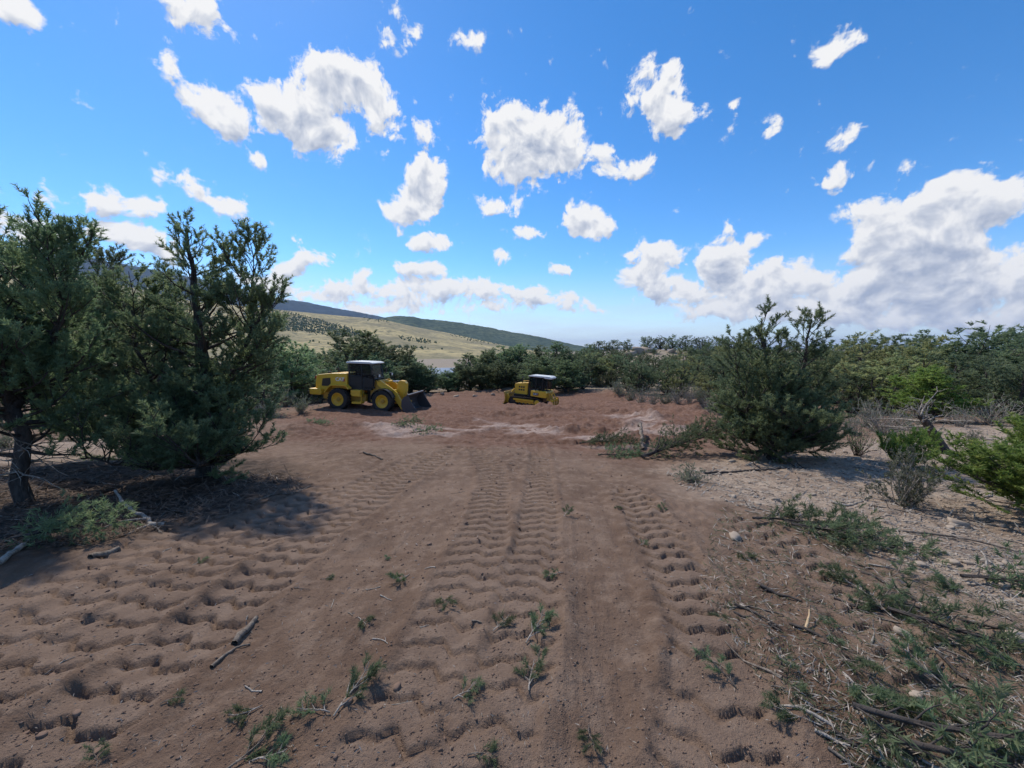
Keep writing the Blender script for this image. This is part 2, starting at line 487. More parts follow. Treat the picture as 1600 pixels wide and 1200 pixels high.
# ------------------------------------------------------------------ mesh helpers
def tag(o, label=None, cat=None, group=None, kind=None):
    if label: o['label'] = label
    if cat: o['category'] = cat
    if group: o['group'] = group
    if kind: o['kind'] = kind
    return o
def link(name, me, mat=None, parent=None):
    o = bpy.data.objects.new(name, me)
    COL.objects.link(o)
    if mat is not None and me is not None:
        if not me.materials: me.materials.append(mat)
    if parent is not None: o.parent = parent
    return o
def raw_mesh(name, V, T, smooth=False, colattr=None):
    """V (N,3), T (M,3 or 4) -> mesh"""
    V = np.ascontiguousarray(V, np.float32); T = np.ascontiguousarray(T, np.int32)
    me = bpy.data.meshes.new(name)
    k = T.shape[1]
    me.vertices.add(len(V)); me.vertices.foreach_set('co', V.ravel())
    me.loops.add(T.size); me.loops.foreach_set('vertex_index', T.ravel())
    me.polygons.add(len(T))
    me.polygons.foreach_set('loop_start', np.arange(0, T.size, k, dtype=np.int32))
    if smooth: me.polygons.foreach_set('use_smooth', np.ones(len(T), bool))
    me.update(calc_edges=True)
    if colattr is not None:
        for nm, arr in colattr.items():
            ca = me.color_attributes.new(nm, 'FLOAT_COLOR', 'POINT')
            ca.data.foreach_set('color', np.ascontiguousarray(arr, np.float32).ravel())
    return me
def empty(name, loc, rot=(0, 0, 0)):
    o = bpy.data.objects.new(name, None)
    COL.objects.link(o)
    o.location = loc; o.rotation_euler = rot
    o.empty_display_size = .2
    return o
def copy_tree(src, parent=None):
    c = src.copy()
    COL.objects.link(c)
    c.parent = parent
    for ch in src.children:
        copy_tree(ch, c)
    return c

class MB:
    def __init__(s): s.v = []; s.f = []
    def add(s, v, f):
        b = len(s.v)
        s.v += [tuple(p) for p in v]
        s.f += [tuple(i + b for i in q) for q in f]
        return s
    def box(s, x0, x1, y0, y1, z0, z1):
        v = [(x, y, z) for x in (x0, x1) for y in (y0, y1) for z in (z0, z1)]
        return s.add(v, [(0, 1, 3, 2), (4, 6, 7, 5), (0, 4, 5, 1), (2, 3, 7, 6), (0, 2, 6, 4), (1, 5, 7, 3)])
    def prism(s, prof, y0, y1, y0b=None, y1b=None):
        """profile of (x, z) swept across y"""
        n = len(prof)
        v = [(x, y0, z) for x, z in prof] + [(x, y1, z) for x, z in prof]
        f = [tuple(range(n)), tuple(range(2 * n - 1, n - 1, -1))]
        for i in range(n):
            j = (i + 1) % n
            f.append((j, i, i + n, j + n))
        return s.add(v, f)
    def tube(s, pts, rad, n=6, cap=True):
        pts = [Vector(p) for p in pts]
        if not hasattr(rad, '__len__'): rad = [rad] * len(pts)
        rings = []
        prev = None
        for i, p in enumerate(pts):
            d = (pts[min(i + 1, len(pts) - 1)] - pts[max(i - 1, 0)])
            if d.length < 1e-9: d = Vector((0, 0, 1))
            d.normalize()
            a = prev if prev is not None else (Vector((0, 0, 1)) if abs(d.z) < .9 else Vector((1, 0, 0)))
            a = (a - d * a.dot(d))
            if a.length < 1e-6: a = d.orthogonal()
            a.normalize(); prev = a
            b = d.cross(a)
            rings.append([p + (a * math.cos(2 * math.pi * k / n) + b * math.sin(2 * math.pi * k / n)) * rad[i] for k in range(n)])
        v = [q for r in rings for q in r]
        f = []
        for i in range(len(pts) - 1):
            for k in range(n):
                k2 = (k + 1) % n
                f.append((i * n + k, i * n + k2, (i + 1) * n + k2, (i + 1) * n + k))
        if cap:
            f.append(tuple(range(n - 1, -1, -1)))
            f.append(tuple((len(pts) - 1) * n + k for k in range(n)))
        return s.add(v, f)
    def cyl(s, c, axis, r, h, n=20, r2=None):
        a = Vector(axis).normalized() * (h / 2)
        c = Vector(c)
        return s.tube([c - a, c + a], [r, r if r2 is None else r2], n)
    def lathe(s, prof, c, n=28):
        """profile (radius, y) turned about the y axis through c"""
        v = []
        m = len(prof)
        for k in range(n):
            a = 2 * math.pi * k / n
            for r, y in prof:
                v.append((c[0] + r * math.cos(a), c[1] + y, c[2] + r * math.sin(a)))
        f = []
        for k in range(n):
            k2 = (k + 1) % n
            for i in range(m - 1):
                f.append((k * m + i, k * m + i + 1, k2 * m + i + 1, k2 * m + i))
        return s.add(v, f)
    def build(s, name, mat, parent=None, bevel=0, smooth=False, seg=2):
        me = bpy.data.meshes.new(name)
        me.from_pydata(s.v, [], s.f)
        bm = bmesh.new(); bm.from_mesh(me)
        bmesh.ops.recalc_face_normals(bm, faces=bm.faces)
        bm.to_mesh(me); bm.free()
        if smooth:
            me.polygons.foreach_set('use_smooth', np.ones(len(me.polygons), bool))
        o = link(name, me, mat, parent)
        if bevel:
            md = o.modifiers.new('bevel', 'BEVEL')
            md.width = bevel; md.segments = seg; md.limit_method = 'ANGLE'; md.angle_limit = R(35)
        return o

# ------------------------------------------------------------------ materials
def new_mat(name):
    m = bpy.data.materials.new(name)
    m.use_nodes = True
    t = m.node_tree
    return m, t, t.nodes['Principled BSDF']
def simple(name, col, rough=.6, metal=0.0, dirt=0.0, dirt_col=(.20, .14, .10), scale=3.0, spec=.5):
    m, t, b = new_mat(name)
    b.inputs['Roughness'].default_value = rough
    b.inputs['Metallic'].default_value = metal
    b.inputs['Specular IOR Level'].default_value = spec
    geo = nd(t, 'ShaderNodeTexCoord')
    n = noise(t, geo.outputs['Object'], scale, 6, .65)
    n2 = noise(t, geo.outputs['Object'], scale * 7, 4, .6)
    f = math_node(t, 'MULTIPLY_ADD', n.outputs['Fac'], 1.5, -.55, clamp=True)
    c = mix_rgb(t, math_node(t, 'MULTIPLY', f, dirt) if dirt else 0.0, col, dirt_col)
    c = mix_rgb(t, math_node(t, 'MULTIPLY', n2.outputs['Fac'], .35), c, tuple(v * .72 for v in col))
    t.links.new(c, b.inputs['Base Color'])
    rr = math_node(t, 'MULTIPLY_ADD', n2.outputs['Fac'], .3, rough - .15, clamp=True)
    t.links.new(rr, b.inputs['Roughness'])
    return m
def foliage_mat(name, c0, c1, c2, transl=.52):
    m, t, b = new_mat(name)
    at = nd(t, 'ShaderNodeAttribute', attribute_name='tint')
    sp = nd(t, 'ShaderNodeSeparateColor')
    t.links.new(at.outputs['Color'], sp.inputs[0])
    c = mix_rgb(t, sp.outputs[0], c0, c1)
    c = mix_rgb(t, sp.outputs[1], c, c2)
    oi = nd(t, 'ShaderNodeObjectInfo')
    hsn = nd(t, 'ShaderNodeHueSaturation')
    t.links.new(math_node(t, 'MULTIPLY_ADD', oi.outputs['Random'], .05, .475), hsn.inputs['Hue'])
    t.links.new(math_node(t, 'MULTIPLY_ADD', oi.outputs['Random'], .7, .66), hsn.inputs['Value'])
    t.links.new(c, hsn.inputs['Color'])
    t.links.new(hsn.outputs[0], b.inputs['Base Color'])
    b.inputs['Roughness'].default_value = .55
    b.inputs['Specular IOR Level'].default_value = .3
    tr = nd(t, 'ShaderNodeBsdfTranslucent')
    t.links.new(hsn.outputs[0], tr.inputs[0])
    mx = nd(t, 'ShaderNodeMixShader')
    mx.inputs[0].default_value = transl
    t.links.new(b.outputs[0], mx.inputs[1]); t.links.new(tr.outputs[0], mx.inputs[2])
    t.links.new(mx.outputs[0], t.nodes['Material Output'].inputs[0])
    return m
M = {}
M['pine'] = foliage_mat('pinyon_needles', (.130, .190, .102), (.270, .335, .165), (.38, .41, .19))
M['pine_fresh'] = foliage_mat('fresh_needles', (0.135, 0.201, 0.050), (0.277, 0.342, 0.083), (0.403, 0.415, 0.111))
M['juniper'] = foliage_mat('juniper_scales', (.110, .155, .088), (.225, .272, .142), (.32, .34, .19))
M['juniper_pale'] = foliage_mat('pale_juniper_scales', (0.220, 0.250, 0.114), (0.403, 0.404, 0.177), (0.537, 0.498, 0.227))
M['slash'] = foliage_mat('cut_needles', (.105, .145, .072), (.195, .240, .125), (.28, .28, .17))
M['sage'] = foliage_mat('sage_leaves', (.155, .175, .110), (.275, .295, .190), (.38, .37, .28), .3)
M['rabbit'] = foliage_mat('rabbitbrush_leaves', (.20, .22, .08), (.33, .33, .12), (.45, .42, .16), .2)
def bark_mat(name, c0, c1):
    m, t, b = new_mat(name)
    tcn = nd(t, 'ShaderNodeTexCoord')
    mp = nd(t, 'ShaderNodeMapping'); mp.inputs['Scale'].default_value = (1, 1, .3)
    t.links.new(tcn.outputs['Object'], mp.inputs[0])
    n = noise(t, mp.outputs[0], 22, 6, .7)
    t.links.new(mix_rgb(t, smooth(t, n.outputs['Fac'], .35, .65), c0, c1), b.inputs['Base Color'])
    b.inputs['Roughness'].default_value = .9
    bp = nd(t, 'ShaderNodeBump'); bp.inputs['Strength'].default_value = .9; bp.inputs['Distance'].default_value = .02
    t.links.new(n.outputs['Fac'], bp.inputs['Height']); t.links.new(bp.outputs[0], b.inputs['Normal'])
    return m
M['bark'] = bark_mat('pinyon_bark', (.030, .024, .020), (.085, .068, .058))
M['dead'] = bark_mat('weathered_wood', (.17, .145, .118), (.42, .365, .31))
M['stick'] = bark_mat('broken_branch_wood', (.09, .07, .055), (.25, .20, .155))
M['fresh_wood'] = bark_mat('split_wood', (.42, .28, .15), (.62, .45, .27))
M['rock'] = simple('pale_stone', (.38, .31, .245), .95, dirt=.6, dirt_col=(.22, .15, .105), scale=9, spec=.1)
M['clod'] = simple('soil_clod', (.20, .134, .100), .95, dirt=.5, dirt_col=(.14, .09, .066), scale=12, spec=.1)
M['duffm'] = bark_mat('dry_duff', (.075, .048, .034), (.19, .125, .085))

def ground_material():
    m, t, b = new_mat('churned_earth')
    a1 = nd(t, 'ShaderNodeAttribute', attribute_name='mask')
    sp = nd(t, 'ShaderNodeSeparateColor'); t.links.new(a1.outputs['Color'], sp.inputs[0])
    rock, duff, red = sp.outputs[0], sp.outputs[1], sp.outputs[2]
    a2 = nd(t, 'ShaderNodeAttribute', attribute_name='mask2')
    sp2 = nd(t, 'ShaderNodeSeparateColor'); t.links.new(a2.outputs['Color'], sp2.inputs[0])
    hard, wild, dark = sp2.outputs[0], sp2.outputs[1], sp2.outputs[2]
    tcn = nd(t, 'ShaderNodeTexCoord')
    P = tcn.outputs['Object']
    n1 = noise(t, P, .7, 5, .6); n2 = noise(t, P, 6, 6, .65); n3 = noise(t, P, 45, 5, .7); n4 = noise(t, P, 220, 3, .6)
    soil = mix_rgb(t, smooth(t, n1.outputs['Fac'], .35, .68), (.146, .092, .063), (.214, .143, .101))
    soil = mix_rgb(t, smooth(t, n2.outputs['Fac'], .42, .72), soil, (.250, .174, .126))
    soil = mix_rgb(t, math_node(t, 'MULTIPLY', smooth(t, n3.outputs['Fac'], .5, .75), .5), soil, (.075, .047, .036))
    redc = mix_rgb(t, smooth(t, n2.outputs['Fac'], .4, .7), (.145, .076, .050), (.222, .134, .096))
    soil = mix_rgb(t, math_node(t, 'MULTIPLY', dark, .35), soil, (.272, .194, .145))
    c = mix_rgb(t, red, soil, redc)
    hardc = mix_rgb(t, smooth(t, n2.outputs['Fac'], .35, .7), (.28, .20, .16), (.43, .33, .28))
    c = mix_rgb(t, hard, c, hardc)
    v = nd(t, 'ShaderNodeTexVoronoi'); v.inputs['Scale'].default_value = 13
    t.links.new(P, v.inputs['Vector'])
    rc = mix_rgb(t, smooth(t, n2.outputs['Fac'], .35, .65), (.25, .18, .13), (.40, .31, .235))
    rc = mix_rgb(t, math_node(t, 'MULTIPLY', smooth(t, n3.outputs['Fac'], .48, .62), .7), rc, (.50, .41, .33))
    rc = mix_rgb(t, math_node(t, 'MULTIPLY', smooth(t, n1.outputs['Fac'], .5, .7), .5), rc, (.19, .135, .105))
    c = mix_rgb(t, rock, c, rc)
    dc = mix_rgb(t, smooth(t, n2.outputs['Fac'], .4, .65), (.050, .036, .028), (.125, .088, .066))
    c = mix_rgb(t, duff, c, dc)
    wc = mix_rgb(t, smooth(t, n1.outputs['Fac'], .4, .6), (.24, .19, .145), (.32, .26, .20))
    wc = mix_rgb(t, smooth(t, n2.outputs['Fac'], .5, .7), wc, (.19, .18, .10))
    c = mix_rgb(t, wild, c, wc)
    t.links.new(c, b.inputs['Base Color'])
    b.inputs['Roughness'].default_value = .95
    b.inputs['Specular IOR Level'].default_value = .15
    h = math_node(t, 'MULTIPLY_ADD', n3.outputs['Fac'], 1.0, math_node(t, 'MULTIPLY', n4.outputs['Fac'], .35))
    bp = nd(t, 'ShaderNodeBump'); bp.inputs['Strength'].default_value = .85; bp.inputs['Distance'].default_value = .028
    t.links.new(h, bp.inputs['Height']); t.links.new(bp.outputs[0], b.inputs['Normal'])
    return m
M['ground'] = ground_material()

# ------------------------------------------------------------------ ground sheet
def build_ground():
    front = np.linspace(R(-66), R(66), 580)
    back = np.linspace(R(66), R(360 - 66), 90)[1:-1]
    ang = np.concatenate([front, back])
    rad = np.concatenate([np.concatenate([np.geomspace(.35, 1.05, 24)[:-1], np.geomspace(1.05, 62, 580)]), np.geomspace(62, 70000, 70)[1:]])
    A, Rr = np.meshgrid(ang, rad)
    x = (Rr * np.sin(A)).ravel(); y = (Rr * np.cos(A)).ravel()
    rz, trk, scr = relief(x, y)
    z = H0(x, y) + rz
    wob = 0.5 * fbm(x * .8, y * .8, 4, 200) + .25 * fbm(x * 4, y * 4, 3, 201)
    def mk(poly, f): return sstep(poly_sd(x, y, poly) + wob * f * 1.6, -f, f)
    rock = mk(ROCK, .7); duff = mk(DUFF, .5); tan = mk(SUNLIT_TAN, .5); red = mk(PAD, 1.6)
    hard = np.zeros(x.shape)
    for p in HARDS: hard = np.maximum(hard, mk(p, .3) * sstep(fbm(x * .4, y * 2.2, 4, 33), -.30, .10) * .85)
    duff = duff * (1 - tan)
    rock = np.maximum(rock, tan * .8)  # sunlit patch brightened by giving it the pale stony colour
    rr = np.hypot(x, y)
    wild = sstep(rr, 44, 56)
    beh = sstep(-y, 0, 6)
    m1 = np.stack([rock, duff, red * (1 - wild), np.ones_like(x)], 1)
    m2 = np.stack([hard, np.maximum(wild, .0), trk, np.ones_like(x)], 1)
    nA, nR = len(ang), len(rad)
    GRID.update(ang=np.concatenate([ang, [ang[0] + 2 * math.pi]]), lr=np.log(rad), z=np.hstack([z.reshape(nR, nA), z.reshape(nR, nA)[:, :1]]))
    idx = np.arange(nA * nR).reshape(nR, nA)
    nx = np.roll(idx, -1, axis=1)
    q = np.stack([idx[:-1], idx[1:], nx[1:], nx[:-1]], -1).reshape(-1, 4)[:, ::-1]
    # close the centre under the camera
    V = np.stack([x, y, z], 1)
    c = len(V)
    V = np.vstack([V, [[0, 0, float(z[:nA].mean())]]])
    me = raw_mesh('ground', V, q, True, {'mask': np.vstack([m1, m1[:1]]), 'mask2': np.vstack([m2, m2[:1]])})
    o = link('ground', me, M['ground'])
    tag(o, 'bare churned brown earth with wheel marks sloping down to the cleared pad', 'ground', kind='structure')
    return o
build_ground()

# ------------------------------------------------------------------ far hills
def hill_mat(name, grass0, grass1, tree, lo, hi, sc):
    m, t, b = new_mat(name)
    tcn = nd(t, 'ShaderNodeTexCoord')
    P = tcn.outputs['Object']
    n1 = noise(t, P, sc, 5, .6); n2 = noise(t, P, sc * 9, 5, .7)
    c = mix_rgb(t, smooth(t, n1.outputs['Fac'], .38, .62), grass0, grass1)
    c = mix_rgb(t, smooth(t, n2.outputs['Fac'], lo, hi), c, tree)
    t.links.new(c, b.inputs['Base Color'])
    b.inputs['Roughness'].default_value = 1.0
    b.inputs['Specular IOR Level'].default_value = 0.0
    return m
M['hill_grass'] = hill_mat('dry_grass_slope', (.27, .235, .15), (.48, .39, .21), (.20, .185, .12), .48, .60, .0030)
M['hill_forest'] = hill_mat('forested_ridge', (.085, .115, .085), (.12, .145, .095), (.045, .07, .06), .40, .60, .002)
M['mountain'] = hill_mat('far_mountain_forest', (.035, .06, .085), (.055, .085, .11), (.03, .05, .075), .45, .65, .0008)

def ridge_mesh(name, prof, crest, foot, back, z_foot, rough, n_u=260, n_v=26, seed=1, jag=0.0):
    """a hill whose skyline follows photo profile (px, py) when its crest is crest metres away; foot nearer, back behind"""
    px = np.linspace(prof[0][0], prof[-1][0], n_u)
    py = np.interp(px, [p[0] for p in prof], [p[1] for p in prof])
    D = np.stack([pix_dir(a, b) for a, b in zip(px, py)])
    hd = np.hypot(D[:, 0], D[:, 1])
    az = np.arctan2(D[:, 0], D[:, 1]); el = D[:, 2] / hd
    zc = CAMZ + el * crest
    rows = []
    for k in range(n_v):
        t = k / (n_v - 1)
        if t < .75:
            q = t / .75
            r = foot + (crest - foot) * q
            prof_h = q ** 1.25
            z = z_foot + (zc - z_foot) * prof_h
        else:
            q = (t - .75) / .25
            r = crest + (back - crest) * q
            z = zc + (z_foot - zc) * q ** 1.3
        x = np.sin(az) * r; y = np.cos(az) * r
        amp = rough * np.maximum(zc - z_foot, 1) * math.sin(min(t / .75, 1) * math.pi) ** .7 if t < .75 else 0
        z = z + amp * fbm(x / crest * 9, y / crest * 9, 4, seed)
        if abs(t - .75) < .03 and jag: z = z + jag * fbm(x / crest * 160, y / crest * 160, 3, seed + 5)
        rows.append(np.stack([x, y, z], 1))
    V = np.concatenate(rows)
    idx = np.arange(n_u * n_v).reshape(n_v, n_u)
    q = np.stack([idx[:-1, :-1], idx[:-1, 1:], idx[1:, 1:], idx[1:, :-1]], -1).reshape(-1, 4)
    return raw_mesh(name, V, q, True), az, zc
MOUNT = [(-330,420),(-250,372),(-100,365),(120,395),(290,428),(440,465),(480,470),(520,479),(560,486),(600,494),(640,502),(720,520),(800,536),(900,552)]
FORE = [(480,520),(560,505),(590,498),(604,494),(620,492),(645,493),(660,497),(690,499),(720,503),(760,510),(800,518),(840,525),(875,533),(905,540),(940,546),(1000,553)]
GRASS = [(-500,430),(-300,385),(0,408),(150,436),(300,470),(440,484),(500,490),(560,496),(600,500),(650,511),(700,520),(740,529),(790,540),(840,549)]
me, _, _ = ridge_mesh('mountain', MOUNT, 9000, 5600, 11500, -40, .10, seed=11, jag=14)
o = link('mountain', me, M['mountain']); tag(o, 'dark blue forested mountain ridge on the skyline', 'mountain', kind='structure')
me, _, _ = ridge_mesh('forest_ridge', FORE, 5200, 3500, 7000, -60, .10, seed=12, jag=8)
o = link('forest_ridge', me, M['hill_forest']); tag(o, 'juniper covered ridge tapering down to the plain', 'hill', kind='structure')
me, g_az, g_zc = ridge_mesh('grass_hill', GRASS, 3300, 900, 4600, -30, .13, n_u=420, n_v=60, seed=13)
grass_hill = link('grass_hill', me, M['hill_grass']); tag(grass_hill, 'pale dry grass slope with dark tree patches', 'hill', kind='structure')
FAR_R = [(820,545),(900,541),(980,543),(1100,540),(1250,543),(1400,539),(1600,542),(1900,538),(2600,540)]
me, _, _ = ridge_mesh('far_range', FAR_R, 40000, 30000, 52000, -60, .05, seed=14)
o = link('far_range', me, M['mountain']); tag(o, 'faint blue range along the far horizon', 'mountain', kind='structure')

# ------------------------------------------------------------------ vegetation
def tubes_mesh(branches, n=5):
    """branches: list of (points (k,3), radii (k)) -> V, quads"""
    Vs, Fs = [], []
    base = 0
    for P, r in branches:
        P = np.asarray(P, float); r = np.asarray(r, float)
        k = len(P)
        d = np.gradient(P, axis=0)
        d /= np.linalg.norm(d, axis=1)[:, None] + 1e-9
        ref = np.where(np.abs(d[:, 2:3]) < .9, np.array([[0, 0, 1.0]]), np.array([[1.0, 0, 0]]))
        a = np.cross(d, ref); a /= np.linalg.norm(a, axis=1)[:, None] + 1e-9
        b = np.cross(d, a)
        th = np.arange(n) * 2 * np.pi / n
        ring = P[:, None, :] + r[:, None, None] * (a[:, None, :] * np.cos(th)[None, :, None] + b[:, None, :] * np.sin(th)[None, :, None])
        Vs.append(ring.reshape(-1, 3))
        idx = np.arange(k * n).reshape(k, n) + base
        nx = np.roll(idx, -1, axis=1)
        Fs.append(np.stack([idx[:-1], nx[:-1], nx[1:], idx[1:]], -1).reshape(-1, 4))
        base += k * n
    return np.concatenate(Vs), np.concatenate(Fs)

def unit(v): return v / (np.linalg.norm(v, axis=-1, keepdims=True) + 1e-9)
def tufts_mesh(pos, dirs, rng, n=22, nl=.055, nw=.007, sl=.10, spread=(.5, 1.1), tint=None, size=None):
    """needle tufts: every tuft a short shoot bristling with n needles (one thin triangle each)"""
    m = len(pos)
    dirs = unit(dirs)
    ref = unit(rng.normal(size=(m, 3)))
    a = unit(np.cross(dirs, ref)); b = np.cross(dirs, a)
    ph = rng.uniform(0, 2 * np.pi, (m, n)); tilt = rng.uniform(spread[0], spread[1], (m, n))
    al = rng.uniform(-.1, 1, (m, n)) * sl
    ln = nl * rng.uniform(.7, 1.2, (m, n))
    if size is not None:
        al *= size[:, None]; ln *= size[:, None]
    rad = a[:, None, :] * np.cos(ph)[..., None] + b[:, None, :] * np.sin(ph)[..., None]
    nd_ = dirs[:, None, :] * np.cos(tilt)[..., None] + rad * np.sin(tilt)[..., None]
    base = pos[:, None, :] + dirs[:, None, :] * al[..., None]
    tip = base + nd_ * ln[..., None]
    side = unit(np.cross(nd_, unit(rng.normal(size=(m, n, 3))))) * (nw / 2)
    if size is not None: side = side * size[:, None, None]
    V = np.stack([base - side, base + side, tip], 2).reshape(-1, 3)
    T = np.arange(m * n * 3).reshape(-1, 3)
    if tint is None: tint = np.stack([rng.uniform(0, 1, m), (rng.uniform(0, 1, m) > .9) * rng.uniform(.2, .8, m)], 1)
    c = np.zeros((m, n, 3, 4)); c[..., 3] = 1
    c[..., 0] = np.clip(tint[:, 0][:, None, None] + rng.uniform(-.2, .2, (m, n))[..., None], 0, 1)
    c[..., 1] = tint[:, 1][:, None, None]
    return V, T, c.reshape(-1, 4)

def bend_line(p0, d0, L, k, rng, up=.25, wig=.10):
    """polyline of k points starting at p0 along d0, turning upward"""
    P = [np.array(p0, float)]
    d = unit(np.array(d0, float))
    for i in range(k - 1):
        d = unit(d + np.array([0, 0, up / (k - 1)]) + rng.normal(size=3) * wig)
        P.append(P[-1] + d * L / (k - 1))
    return np.array(P)

def conifer(rng, stems, prof, per_m=9, sec_gap=.13, ter_gap=.10, elev=(0, 55), dead_low=.0, tuft_gap=.075, droop=0.0, sec_len=.45, bias=None):
    """stems: list of (points, r0, r1). prof: [(height, radius)] of the crown. -> wood branches, tuft pos/dirs, dead twigs"""
    wood, tp, td, tl = [], [], [], []
    hs = [p[0] for p in prof]; rs = [p[1] for p in prof]
    for (SP, r0, r1) in stems:
        SP = np.asarray(SP, float)
        L = np.concatenate([[0], np.cumsum(np.linalg.norm(np.diff(SP, axis=0), axis=1))])
        u = np.linspace(0, L[-1], 14)
        line = np.stack([np.interp(u, L, SP[:, i]) for i in range(3)], 1)
        line[1:-1] += rng.normal(size=(12, 3)) * .025
        rad = r0 + (r1 - r0) * np.linspace(0, 1, 14) ** .8
        wood.append((line, rad))
        ztop = line[-1, 2]
        nb = int(L[-1] * per_m)
        for k in range(nb):
            s = L[-1] * (k + rng.uniform(0, 1)) / nb
            p = np.array([np.interp(s, u, line[:, i]) for i in range(3)])
            R_ = np.interp(p[2], hs, rs, left=0)
            if p[2] < hs[0]: continue
            f = (p[2] - hs[0]) / max(ztop - hs[0], .1)
            az = rng.uniform(0, 2 * math.pi)
            if bias is not None and rng.uniform() < bias[2]:
                az = math.atan2(bias[1], bias[0]) + rng.normal() * .7
            e = R(elev[0] + (elev[1] - elev[0]) * f + rng.normal() * 10)
            d = np.array([math.cos(az) * math.cos(e), math.sin(az) * math.cos(e), math.sin(e)])
            BL = R_ * rng.uniform(.55, 1.12) / max(math.cos(e), .45)
            if BL < .12: BL = .12
            bl = bend_line(p, d, BL, 7, rng, up=.55 - droop, wig=.10)
            br = np.interp(s, u, rad) * .5 * min(1, BL / 1.2) + .004
            wood.append((bl, np.linspace(br, .004, 7)))
            ns = max(2, int(BL / sec_gap))
            for j in range(ns):
                q = .22 + .78 * (j + rng.uniform(0, 1)) / ns
                if rng.uniform() < .08: continue
                i0 = min(int(q * 6), 5); fr = q * 6 - i0
                sp = bl[i0] * (1 - fr) + bl[i0 + 1] * fr
                bd = unit(bl[i0 + 1] - bl[i0])
                side = unit(np.cross(bd, [0, 0, 1.0])) * (1 if j % 2 else -1)
                sdv = unit(bd * rng.uniform(.5, 1.0) + side * rng.uniform(.5, 1.0) + np.array([0, 0, rng.uniform(-.15, .6)]))
                SL = (sec_len * BL * (1.1 - q) + .12) * rng.uniform(.7, 1.2)
                sl = bend_line(sp, sdv, SL, 5, rng, up=.5, wig=.13)
                if SL > .18: wood.append((sl, np.linspace(.0065, .0025, 5)))
                nt = max(1, int(SL / ter_gap))
                for m_ in range(nt):
                    qq = (.25 + .75 * (m_ + rng.uniform()) / nt)
                    i1 = min(int(qq * 4), 3); f1 = qq * 4 - i1
                    tpn = sl[i1] * (1 - f1) + sl[i1 + 1] * f1
                    tdv = unit(unit(sl[i1 + 1] - sl[i1]) + rng.normal(size=3) * .55 + np.array([0, 0, .35]))
                    TL = rng.uniform(.05, .17)
                    nn = max(1, int(TL / tuft_gap))
                    for w in range(nn + 1):
                        tp.append(tpn + tdv * TL * (w / max(nn, 1))); td.append(tdv + np.array([0, 0, .25])); tl.append(f)
                tp.append(sl[-1]); td.append(sl[-1] - sl[-2]); tl.append(f)
    return wood, np.array(tp), np.array(td), np.array(tl)

def tree_tint(rng, tp, yellow=.06, light_dir=None):
    # clumps of older and younger foliage
    f = fbm(tp[:, 0] * 1.7 + tp[:, 2] * .9, tp[:, 1] * 1.7 - tp[:, 2] * 1.3, 3, int(rng.integers(1, 999)))
    a = np.clip(.45 + .55 * f + rng.uniform(-.2, .2, len(tp)), 0, 1)
    b = (rng.uniform(0, 1, len(tp)) < yellow) * rng.uniform(.2, .7, len(tp))
    return np.stack([a, b], 1)

def place_tree(name, label, cat, xy, wood, tp, td, rng, mat, group=None, needle=None, rotz=0, dead=None, zoff=-.05, barkm='bark', yellow=.06):
    root = empty(name, (xy[0], xy[1], H(xy[0], xy[1]) + zoff), (0, 0, rotz))
    V, F_ = tubes_mesh(wood, 6)
    link('trunk', raw_mesh('trunk', V, F_, True), M[barkm], root)
    kw = dict(n=24, nl=.068, nw=.0155, sl=.10)
    kw.update(needle or {})
    V, T, c = tufts_mesh(tp, td, rng, tint=tree_tint(rng, tp, yellow), **kw)
    link('crown', raw_mesh('crown', V, T, False, {'tint': c}), M[mat], root)
    if dead:
        V, F_ = tubes_mesh(dead, 4)
        link('dead_twigs', raw_mesh('dead_twigs', V, F_, True), M['dead'], root)
    tag(root, label, cat, group)
    return root

def dead_twigs(rng, base, n, h0, h1, L, spread=1.0):
    out = []
    for k in range(n):
        az = rng.uniform(0, 2 * math.pi)
        p = np.array([rng.normal() * .06, rng.normal() * .06, rng.uniform(h0, h1)])
        d = np.array([math.cos(az), math.sin(az), rng.uniform(-.25, .35)])
        ln = L * rng.uniform(.5, 1.1)
        bl = bend_line(p, d, ln, 6, rng, up=-.1, wig=.22)
        out.append((bl, np.linspace(.014, .003, 6)))
        for j in range(4):
            i0 = rng.integers(1, 5)
            out.append((bend_line(bl[i0], unit(bl[i0] - bl[i0 - 1] + rng.normal(size=3) * .7), ln * .35, 4, rng, up=0, wig=.3), np.linspace(.006, .002, 4)))
    return out

# --- the near pinyons
TREE_COUNT = {}
def near_tree(label, base_px, stems, prof, seed, mat='pine', **kw):
    rng = np.random.default_rng(seed)
    xy = unproject(*base_px) if isinstance(base_px[0], (int, float)) and not kw.get('xy') else kw['xy']
    kw.pop('xy', None)
    nk = kw.pop('needle', None); dd = kw.pop('dead', None); yl = kw.pop('yellow', .06)
    sc = kw.pop('scale', (1, 1, 1))
    wood, tp, td, tl = conifer(rng, stems, prof, **kw)
    g = fbm(tp[:, 0] * 1.5 + tp[:, 2] * .7 + seed, tp[:, 1] * 1.5 + tp[:, 2] * 1.4, 2, seed)
    k = (g > -.42) | (rng.uniform(0, 1, len(tp)) < .3)
    tp, td = tp[k], td[k]
    TREE_COUNT[label] = len(tp)
    o = place_tree('pinyon_pine', label, 'pine tree', xy, wood, tp, td, rng, mat, needle=nk, dead=dead_twigs(rng, None, *dd) if dd else None, yellow=yl)
    o.scale = sc
    return o

